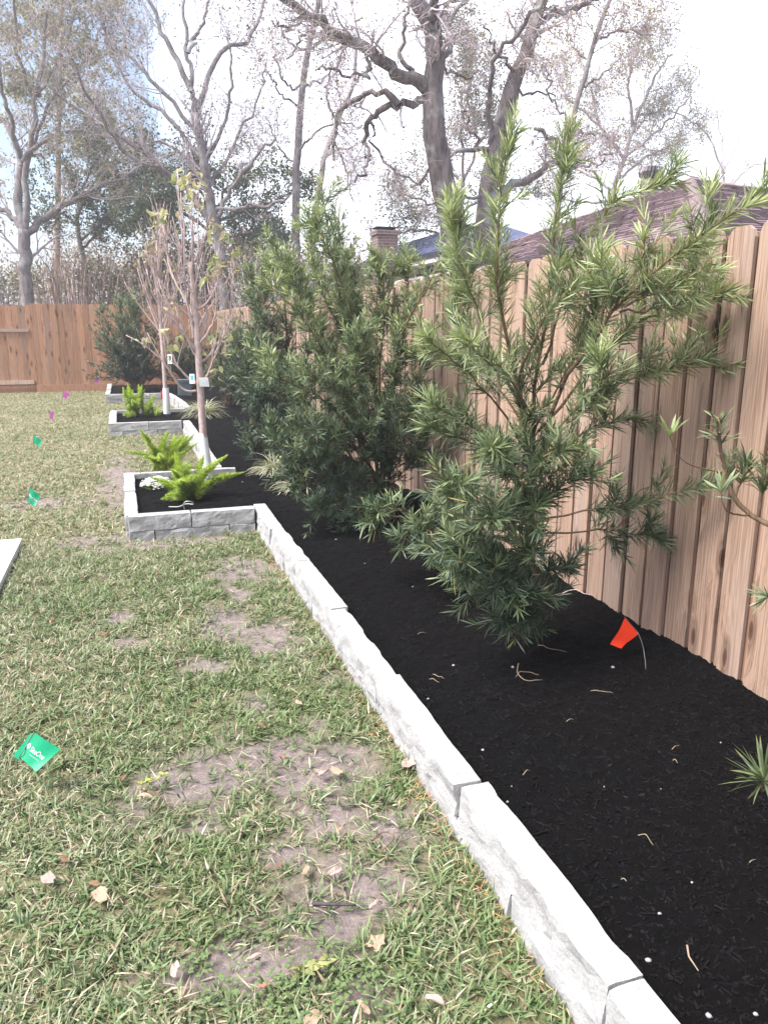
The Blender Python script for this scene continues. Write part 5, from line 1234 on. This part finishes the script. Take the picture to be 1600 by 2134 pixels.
# ================================================================== MARKER FLAGS
def flag_mat(name, c):
    m, nt, b = new_mat(name, .45, .4); b.inputs['Base Color'].default_value = (*c, 1)
    tr = nt.nodes.new("ShaderNodeBsdfTranslucent"); tr.inputs['Color'].default_value = (*c, 1); ms = nt.nodes.new("ShaderNodeMixShader"); ms.inputs[0].default_value = .3
    nt.links.new(b.outputs[0], ms.inputs[1]); nt.links.new(tr.outputs[0], ms.inputs[2]); nt.links.new(ms.outputs[0], nt.nodes['Material Output'].inputs['Surface']); return m
M['f_green'] = flag_mat("green_flag_vinyl", (.004, .34, .16)); M['f_orange'] = flag_mat("orange_flag_vinyl", (.86, .055, .018)); M['f_pink'] = flag_mat("pink_flag_vinyl", (.66, .16, .50)); M['f_purple'] = flag_mat("purple_flag_vinyl", (.42, .09, .50)); M['f_red'] = flag_mat("red_flag_vinyl", (.75, .02, .02))
M['wire'] = plain("flag_wire", (.10, .10, .10), .4, .5, .2, 40); M['print'] = plain("white_flag_print", (.50, .56, .53), .6, .2, .03, 10)
def text_geo(s, size, bold=0.0):
    cu = bpy.data.curves.new("t", 'FONT'); cu.body = s; cu.size = size; cu.align_x = 'CENTER'; cu.align_y = 'CENTER'; cu.offset = bold; cu.resolution_u = 3
    ob = bpy.data.objects.new("t", cu); col.objects.link(ob); dg = bpy.context.evaluated_depsgraph_get(); me = bpy.data.meshes.new_from_object(ob.evaluated_get(dg))
    me.calc_loop_triangles(); V = np.array([v.co[:] for v in me.vertices]).reshape(-1, 3); T = np.array([t.vertices[:] for t in me.loop_triangles]).reshape(-1, 3)
    bpy.data.objects.remove(ob); bpy.data.curves.remove(cu); bpy.data.meshes.remove(me); return V, T
def flag(corn, Y, dY, mat_, label, foot, prnt=None, wave=.006, group='landscape marker flags', flap=None):
    """corn: TL, TR, BR, BL photo pixels; staff on the TL-BL edge"""
    P = [gy(u, v, Y + d) for (u, v), d in zip(corn, dY)]; TL, TR, BR, BL = P
    nn = nrm(np.cross(TR - TL, BL - TL)); nn = -nn if np.dot(nn, CAM - TL) < 0 else nn
    f0 = np.array(foot, float); th_ = thing("marker_flag", (f0[0], f0[1], 0), label, 'flag', group)
    def S(s, t): 
        s = np.asarray(s)[..., None]; t = np.asarray(t)[..., None]
        return (TL * (1 - s) + TR * s) * (1 - t) + (BL * (1 - s) + BR * s) * t + nn * (wave * np.sin(s * 5.0 + t * 1.5) * s)
    s, t = np.meshgrid(np.linspace(0, 1, 11), np.linspace(0, 1, 7), indexing='ij'); V = S(s, t); i = np.arange(77).reshape(11, 7)
    Q = np.stack([i[:-1, :-1], i[1:, :-1], i[1:, 1:], i[:-1, 1:]], -1).reshape(-1, 4)
    sh = put("sheet", V.reshape(-1, 3), Q, None, mat_, th_, None, True)
    w_ = resample([TL + (TL - BL) * .04, (TL + BL) / 2, BL, f0 * .5 + BL * .5, np.array([f0[0], f0[1], -.03])], 14)
    V, Q, T = tubes(w_[None], np.full((1, 14), .0016 if Y < 8 else .003), 6); put("wire", V, Q, T, M['wire'], th_, None, True)
    if flap:
        q = [gy(u, v, Y + d + .004) for u, v, d in flap]; MB().quad(*q).put("flap", mat_, th_)
    if prnt:
        asp = np.linalg.norm(TR - TL) / np.linalg.norm(BL - TL)
        def mp(V2, cs, ct): return S(cs + V2[:, 0] / asp, ct - V2[:, 1]) + nn * .0015
        V2, T2 = text_geo("SiteOne", .265, .0025); V2[:, 0] *= .86
        o = put("print", mp(V2, .52, .53), None, T2, M['print'], sh)
        V2, T2 = text_geo("LANDSCAPE SUPPLY", .062); put("small_print", mp(V2, .52, .71), None, T2, M['print'], sh)
        # house-and-leaf emblem: pentagon outline with a bar inside
        o_ = np.array([(-.085, -.03), (-.085, .05), (0, .125), (.085, .05), (.085, -.03), (0, -.1)]); in_ = o_ * .72; V2 = np.concatenate([o_, in_]); V2 = np.concatenate([V2, [(-.012, -.05), (.016, -.05), (.016, .045), (-.012, .045), (-.035, .02), (-.012, .02)]]); V2 = np.concatenate([V2, np.zeros((len(V2), 1))], 1)
        Qe = [[k, (k + 1) % 6, 6 + (k + 1) % 6, 6 + k] for k in range(6)] + [[12, 13, 14, 15]]; put("emblem", mp(V2, .10, .50), Qe, [[15, 16, 17]], M['print'], sh)
    return th_
flag([(70.6, 1527), (125.6, 1562), (75.6, 1609), (41, 1578)], 2.52, (.03, -.01, -.05, 0), M['f_green'], 'green flag with white lettering low in the grass, nearest the camera', gz(33, 1590), True, .005, flap=[(70, 1527, .03), (62, 1531, .03), (27, 1576, .01), (40, 1584, 0)])
flag([(63, 1016), (84, 1033), (72, 1056), (57, 1044)], 7.0, (.02, 0, -.03, 0), M['f_green'], 'green flag in the lawn level with the nearest planter', gz(58, 1052), True, .008)
flag([(70, 907), (87, 917), (84, 931), (70, 924)], 10.7, (.02, 0, -.03, 0), M['f_green'], 'small green flag in the lawn beyond the nearest planter', gz(71, 930), False, .008)
flag([(103, 855), (112, 860), (111, 875), (104, 871)], 13.8, (0, 0, 0, 0), M['f_pink'], 'pale pink flag in the lawn level with the second planter', gz(105, 877), False, .01)
flag([(133, 814), (145, 821), (140, 831), (130, 827)], 17.6, (0, 0, 0, 0), M['f_pink'], 'mauve flag in the lawn just in front of the back fence', gz(131, 834), False, .01)
flag([(199, 786), (208, 790), (205, 797), (197, 796)], 19.6, (0, 0, 0, 0), M['f_purple'], 'purple flag standing against the boards of the back fence', (gy(199, 800, 19.6)[0], 19.6, 0), False, .01)
flag([(1302, 1287), (1274, 1343), (1294, 1352), (1330, 1321)], 2.55, (.02, -.02, -.03, 0), M['f_orange'], 'bright orange flag on a thin wire in the mulch by the fence', gz(1358, 1425, .14), False, .010)
flag([(342, 812), (335, 814), (336, 832), (342, 830)], 14.2, (0, 0, 0, 0), M['f_red'], 'small red flag beside the farther young tree trunk', gz(343, 850, .13), False, .01)

# ================================================================== LITTER ON LAWN AND MULCH
M['dead_leaf'] = leaf_mat("dry_leaves", .7, .2, .15, (1, .9, .7))
def dead_leaf(p, L, rot, c, lobed, r, label, group):
    n = 14; a = np.linspace(0, 2 * math.pi, n, endpoint=False)
    rad = (.5 + (0.085 * np.cos(5 * a) + .06 * np.cos(3 * a + 1) if lobed else 0)) * (1 + .08 * r.normal(size=n)); wx = .75 if lobed else .42
    V = np.stack([np.cos(a) * rad, np.sin(a) * rad * wx, .10 * np.cos(2 * a) * r.uniform(-1, 1) + .12 * r.random(n)], 1) * L
    V = np.concatenate([[[0, 0, .02 * L]], V, [[L * .85, .01 * L, .05 * L], [L * .85, -.01 * L, .05 * L]]])
    Rm = np.array([[math.cos(rot), -math.sin(rot), 0], [math.sin(rot), math.cos(rot), 0], [0, 0, 1]]); tl = r.uniform(-.5, .5); Rx = np.array([[1, 0, 0], [0, math.cos(tl), -math.sin(tl)], [0, math.sin(tl), math.cos(tl)]])
    V = V @ Rx.T @ Rm.T
    T = [[0, 1 + k, 1 + (k + 1) % n] for k in range(n)] + [[1, n + 1, n + 2]]
    me = mesh_np("fallen_leaf", V, None, T, np.tile(np.array(c) * r.uniform(.85, 1.1), (len(V), 1))); o = link("fallen_leaf", me, M['dead_leaf'])
    o.location = (p[0], p[1], p[2]); tag(o, label, 'leaf', group); return o
r = np.random.default_rng(17)
TAN = (.36, .255, .18); BRN = (.20, .115, .07); PNK = (.38, .29, .25); ORG = (.42, .16, .10)
LV = [(210, 1865, .055, TAN, 1, 'broad tan leaf in the thick grass left of the stick, larger of a close pair'), (100, 1832, .05, PNK, 1, 'pinkish leaf farthest left in the near grass, below the lettered green flag'), (197, 1842, .035, BRN, 0, 'small brown leaf touching the broad tan leaf in the near grass'),
      (332, 1852, .045, PNK, 0, 'pinkish leaf half sunk in the thick grass midway between tan leaf and stick'), (320, 1652, .05, BRN, 0, 'brown leaf beside the yellow green weed sprig'), (675, 1611, .045, PNK, 1, 'pinkish lobed leaf on the bare soil, left of a close pair'), (702, 1607, .06, TAN, 0, 'long tan leaf on the bare soil, right of a close pair'),
      (697, 1817, .05, PNK, 0, 'pinkish oval leaf on the soil just above the dark stick'), (637, 1815, .045, TAN, 0, 'tan leaf on the soil above the left end of the dark stick'), (580, 1805, .04, BRN, 0, 'brown leaf at the grass edge up and left of the dark stick'), (707, 1727, .04, TAN, 0, 'tan leaf on the soil between the leaf pair and the dark stick'), (782, 1885, .045, PNK, 0, 'pinkish leaf right of the dark stick, towards the edging'),
      (785, 1965, .05, TAN, 1, 'lobed tan leaf in the grass below and right of the dark stick'), (527, 1997, .045, PNK, 0, 'pinkish leaf among clover below and left of the dark stick'), (365, 2022, .05, PNK, 0, 'pinkish leaf on the lowest bare soil patch at lower left'), (755, 2102, .05, TAN, 0, 'tan oval leaf at the bottom of the picture nearest the edging'), (652, 2125, .05, TAN, 1, 'lobed tan leaf cut by the bottom edge of the picture'),
      (550, 2055, .03, ORG, 0, 'tiny orange red leaf near the olive seedling'), (137, 1792, .045, BRN, 0, 'brown leaf in the grass straight below the lettered green flag'), (622, 1465, .045, TAN, 0, 'tan leaf in the grass above the bare soil patches'), (587, 1577, .04, ORG, 0, 'orange red leaf at the top of the largest bare soil patch'), (107, 1292, .05, BRN, 0, 'brown leaf in the lawn right of the patio corner'),
      (170, 1202, .06, BRN, 0, 'brown leaf in the lawn between patio corner and nearest planter'), (672, 1395, .045, BRN, 0, 'brown leaf close to the middle of the near edging wall'), (850, 1590, .085, PNK, 1, 'large pointed dry maple leaf leaning against the stone edging'), (300, 1660, .05, TAN, 0, 'tan leaf at the left tip of the largest bare soil patch'), (255, 1622, .04, BRN, 0, 'small brown leaf right of the lettered green flag'),
      (545, 1513, .05, BRN, 0, 'brown leaf in the grass left of the largest bare soil patch top'), (870, 1695, .05, TAN, 0, 'tan leaf at the foot of the edging below the maple leaf'), (905, 2085, .05, PNK, 0, 'pinkish leaf at the foot of the edging, lowest in the picture'), (215, 1320, .05, BRN, 0, 'brown leaf on a small bare spot in the middle of the lawn'), (480, 1180, .05, TAN, 0, 'tan leaf on the bare spot below the nearest planter')]
for u, v, L_, c, lb, lab in LV: dead_leaf(gz(u, v, .028), L_, r.uniform(0, 6.28), c, lb, r, lab, 'dry leaves on the lawn')
# white pebbles in the mulch
M['pebble'] = plain("white_pebble", (.27, .265, .27), .7, .3, .12, 60, .3)
def blob(rad, r, sq=(1, .8, .6)):
    V = []; T = []
    import itertools
    ph = (1 + 5 ** .5) / 2; ico = np.array([(-1, ph, 0), (1, ph, 0), (-1, -ph, 0), (1, -ph, 0), (0, -1, ph), (0, 1, ph), (0, -1, -ph), (0, 1, -ph), (ph, 0, -1), (ph, 0, 1), (-ph, 0, -1), (-ph, 0, 1)]); ico = nrm(ico)
    F = [(0, 11, 5), (0, 5, 1), (0, 1, 7), (0, 7, 10), (0, 10, 11), (1, 5, 9), (5, 11, 4), (11, 10, 2), (10, 7, 6), (7, 1, 8), (3, 9, 4), (3, 4, 2), (3, 2, 6), (3, 6, 8), (3, 8, 9), (4, 9, 5), (2, 4, 11), (6, 2, 10), (8, 6, 7), (9, 8, 1)]
    return ico * rad * (1 + r.normal(0, .14, (12, 1))) * np.array(sq), F
PB = [(1006, 1558, .010, 'pebble touching the edging, beside the third block joint from the front'), (1066, 1630, .006, 'tiny pebble near the edging, upper of two by the second block joint'), (1058, 1664, .009, 'pebble near the edging, lower of two by the second block joint'), (1259, 1640, .006, 'tiny pebble alone in the middle of the near mulch'), (1442, 1836, .007, 'pebble in the near mulch below the spiky tuft'),
      (1374, 1905, .008, 'pebble in the near mulch above the bent pale twig'), (1351, 2003, .012, 'large pebble left of the bent pale twig'), (1478, 2105, .013, 'large pebble at the bottom right, left of a pair'), (1575, 2106, .010, 'pebble at the bottom right corner, right of a pair'), (1502, 1543, .007, 'pebble above the spiky tuft at the right'), (1377, 1641, .006, 'tiny pebble left of the spiky tuft'),
      (1276, 1398, .014, 'pebble just below the orange flag'), (1068, 1394, .014, 'pebble beside the pale forked root'), (945, 1381, .012, 'pebble midway between the nearest shrub and the edging'), (892, 1455, .009, 'pebble close to the edging, left of the forked root'), (1385, 2086, .007, 'small pebble at the very bottom, beside the last block joint'), (760, 1170, .010, 'pebble on the mulch left of the low sprawling shoots'),
      (700, 1120, .012, 'pebble on the mulch in front of the dense shrub'), (860, 1220, .010, 'pebble on the mulch below the low sprawling shoots'), (470, 985, .012, 'pebble at the end of the middle edging wall'), (505, 1005, .014, 'pebble in front of the striped grass clump')]
for u, v, s, lab in PB:
    p = gz(u, v, .145); s *= .62; V, F = blob(s, r); me = mesh_np("pebble", V, None, F, None, True); o = link("pebble", me, M['pebble']); o.location = (p[0], p[1], float(mulch_z(p[0], p[1])) + s * .4)
    tag(o, 'white ' + lab, 'pebble', 'white pebbles scattered on the mulch')
# pale twigs and dead root pieces on the mulch
M['straw_twig'] = plain("pale_dead_twig", (.25, .19, .135), .8, .2, .2, 30)
M['dark_stick'] = plain("dark_stick", (.06, .05, .055), .8, .2, .4, 50, .5)
def twig(pts, rad, name, label, m_, cat='twig', z=.15, onm=True, group=None):
    P = np.array([gz(u, v, z) for u, v in pts]); P = resample(P, 10)
    if onm: P[:, 2] = mulch_z(P[:, 0], P[:, 1]) + rad * 1.2 + .006 * np.sin(np.linspace(0, 3, 10))
    else: P[:, 2] = .022 + rad
    th_ = np.linspace(1, .5, 10); V, Q, T = tubes(P[None], rad * th_[None], 6); b = P[0]; V = V - b
    o = link(name, mesh_np(name, V, Q, T, None, True), m_); o.location = tuple(b); return tag(o, label, cat, group)
twig([(1432, 1968), (1436, 1990), (1446, 2003), (1456, 2017)], .0026, "dead_twig", 'pale bent dead twig on the mulch near the stone edging', M['straw_twig'])
twig([(1075, 1410), (1085, 1402), (1100, 1402), (1122, 1408)], .0022, "dead_root", 'tangled pale root piece left of the orange flag, lower strand', M['straw_twig'], 'root')
twig([(1080, 1385), (1078, 1405), (1092, 1418), (1130, 1418)], .0026, "dead_root", 'pale forked root piece below the nearest shrub', M['straw_twig'], 'root')
twig([(1120, 1358), (1145, 1366), (1180, 1372)], .0018, "dead_twig", 'thin pale twig just below the nearest shrub', M['straw_twig'])
ST = [([(1230, 1436), (1250, 1440), (1277, 1446)], 'straw below the orange flag, longest on the mulch'), ([(895, 1410), (915, 1418)], 'straw near the edging, lower of two beside the fourth joint'), ([(902, 1403), (925, 1412)], 'straw near the edging, upper of two beside the fourth joint'), ([(1400, 1560), (1415, 1552)], 'straw left of the spiky tuft, upper of two'), ([(1402, 1585), (1412, 1590)], 'straw left of the spiky tuft, lower of two'),
      ([(1090, 1605), (1105, 1600)], 'straw close to the edging above the two pebbles'), ([(870, 1320), (888, 1316)], 'straw on the mulch left of the nearest shrub'), ([(1295, 1825), (1306, 1832)], 'straw in the near mulch beside the edging'), ([(1560, 1800), (1575, 1790)], 'straw at the right edge below the spiky tuft'), ([(1180, 1503), (1195, 1500)], 'straw in the open mulch below the forked root'), ([(1330, 1735), (1362, 1757)], 'straw in the near mulch, slanting towards the camera')]
for a, lab in ST: twig(a, .0015, "straw_bit", 'short pale ' + lab, M['straw_twig'], 'straw', group='pale straws on the mulch')
twig([(652, 1902), (690, 1904), (742, 1905)], .006, "dark_stick", 'dark weathered stick on the bare soil patch of the lawn', M['dark_stick'], 'stick', 0, False)
twig([(775, 1768), (800, 1748), (822, 1760), (800, 1785), (785, 1800)], .0028, "dead_root", 'dark exposed root curling in the grass beside the edging', M['podo_bark'], 'root', 0, False)
twig([(1160, 1240), (1195, 1234), (1215, 1245), (1290, 1268)], .0030, "dead_twig", 'long bare twig lying along the foot of the fence behind the nearest shrub', M['young_bark'])
# drip line loop in the near planter
M['tubing'] = plain("grey_drip_tubing", (.34, .36, .33), .5, .4, .05, 20)
P = np.array([gz(u, v, z) for u, v, z in [(352, 1056, .15), (372, 1056, .16), (388, 1050, .20), (403, 1051, .2), (400, 1046, .24), (388, 1045, .25), (382, 1052, .2), (386, 1064, .15)]]); P = resample(P, 24)
V, Q, T = tubes(P[None], np.full((1, 24), .0042), 6); o = put("drip_tube", V, Q, T, M['tubing'], None, None, True); tag(o, 'looped grey drip tubing in front of the large fern', 'tubing')
# bluish grey box half hidden in the far corner of the bed
bx_ = gy(385, 812, 16.6); M['ubox'] = plain("bluish_grey_plastic", (.085, .11, .125), .6, .3, .08, 8)
ub = thing("utility_box", (bx_[0], bx_[1], .12), 'bluish grey box half hidden behind the nearer young tree', 'box')
MB().box((bx_[0] - .13, bx_[1] - .12, .10), (bx_[0] + .13, bx_[1] + .12, .40)).put("body", M['ubox'], ub)
MB().prism([(bx_[0] - .145, bx_[1] - .135, .402), (bx_[0] + .145, bx_[1] - .135, .402), (bx_[0] + .145, bx_[1] + .135, .402), (bx_[0] - .145, bx_[1] + .135, .402)], (0, 0, .05)).put("lid", M['ubox'], ub)
# rusty needle litter along the foot of the edging
n = 500; y = r.uniform(.9, 5.65, n); x = X_RUN - np.abs(r.normal(0, .035, n)) - .005; k = fbm(y * 3, x * 0 + 3, 5) > .45; x, y = x[k], y[k]; n = len(x)
a = r.uniform(0, 6.28, n); D = nrm(np.stack([np.cos(a), np.sin(a), r.uniform(-.05, .5, n)], 1))
V, Q, T, C_ = straps(np.stack([x, y, r.uniform(.005, .03, n)], 1), D, np.tile([0, 0, 1.], (n, 1)), r.uniform(.02, .055, n), r.uniform(.0015, .004, n), .2, 1, np.array([[.46, .20, .10], [.36, .22, .12], [.5, .36, .22]])[r.integers(0, 3, n)])
tag(put("needle_litter", V, Q, T, M['dead_leaf'], None, C_), 'rusty dry needle litter along the foot of the stone edging', 'litter', kind='stuff')
# yellow-green seedling sprigs in the lawn
def sprig(u, v, n, L, c, label, seed):
    r = np.random.default_rng(seed); b = gz(u, v); th_ = thing("weed_sprig", b, label, 'weed')
    ax = resample([b, b + np.array([.03, .0, .03]), b + np.array([.09, -.01, .045])], 10); V, Q, T = tubes(ax[None], np.full((1, 10), .0012), 5); put("stem", V, Q, T, M['young_bark'], th_)
    P = ax[r.integers(1, 10, n)] + r.normal(0, .006, (n, 3)); D = nrm(r.normal(size=(n, 3)) * np.array([1, 1, .3]) + np.array([0, 0, .2])); V, Q, T, C_ = straps(P, D, np.tile([0, 0, 1.], (n, 1)) + r.normal(0, .3, (n, 3)), r.uniform(.5, 1, n) * L, r.uniform(.3, .5, n) * L, .15, 2, np.array(c) * r.uniform(.8, 1.2, (n, 1)))
    tag(put("leaflets", V, Q, T, M['grass'], th_, C_), kind='stuff')
sprig(290, 1645, 26, .026, (.32, .34, .09), 'yellow green weed sprig beside the largest bare soil patch', 1)
sprig(610, 2045, 30, .03, (.26, .27, .10), 'olive leaved seedling near the bottom of the picture', 2)

# ================================================================== HAZE ADDED FOR LENS VEIL
hz = MB().box((-420, -215, -1.2), (420, 715, 24)); m = bpy.data.materials.new("lens_veil_haze"); m.use_nodes = True; nt = m.node_tree; nt.nodes.clear()
ou = nt.nodes.new("ShaderNodeOutputMaterial"); pv = nt.nodes.new("ShaderNodeVolumePrincipled"); pv.inputs['Density'].default_value = .003; pv.inputs['Color'].default_value = (.95, .95, 1.0, 1); pv.inputs['Anisotropy'].default_value = .3
nt.links.new(pv.outputs[0], ou.inputs['Volume'])
o = hz.put("haze", m); tag(o, 'thin pale haze added to imitate lens veil over the far trees', 'haze', kind='stuff')  # added volume that washes out the distant trees as lens glare would
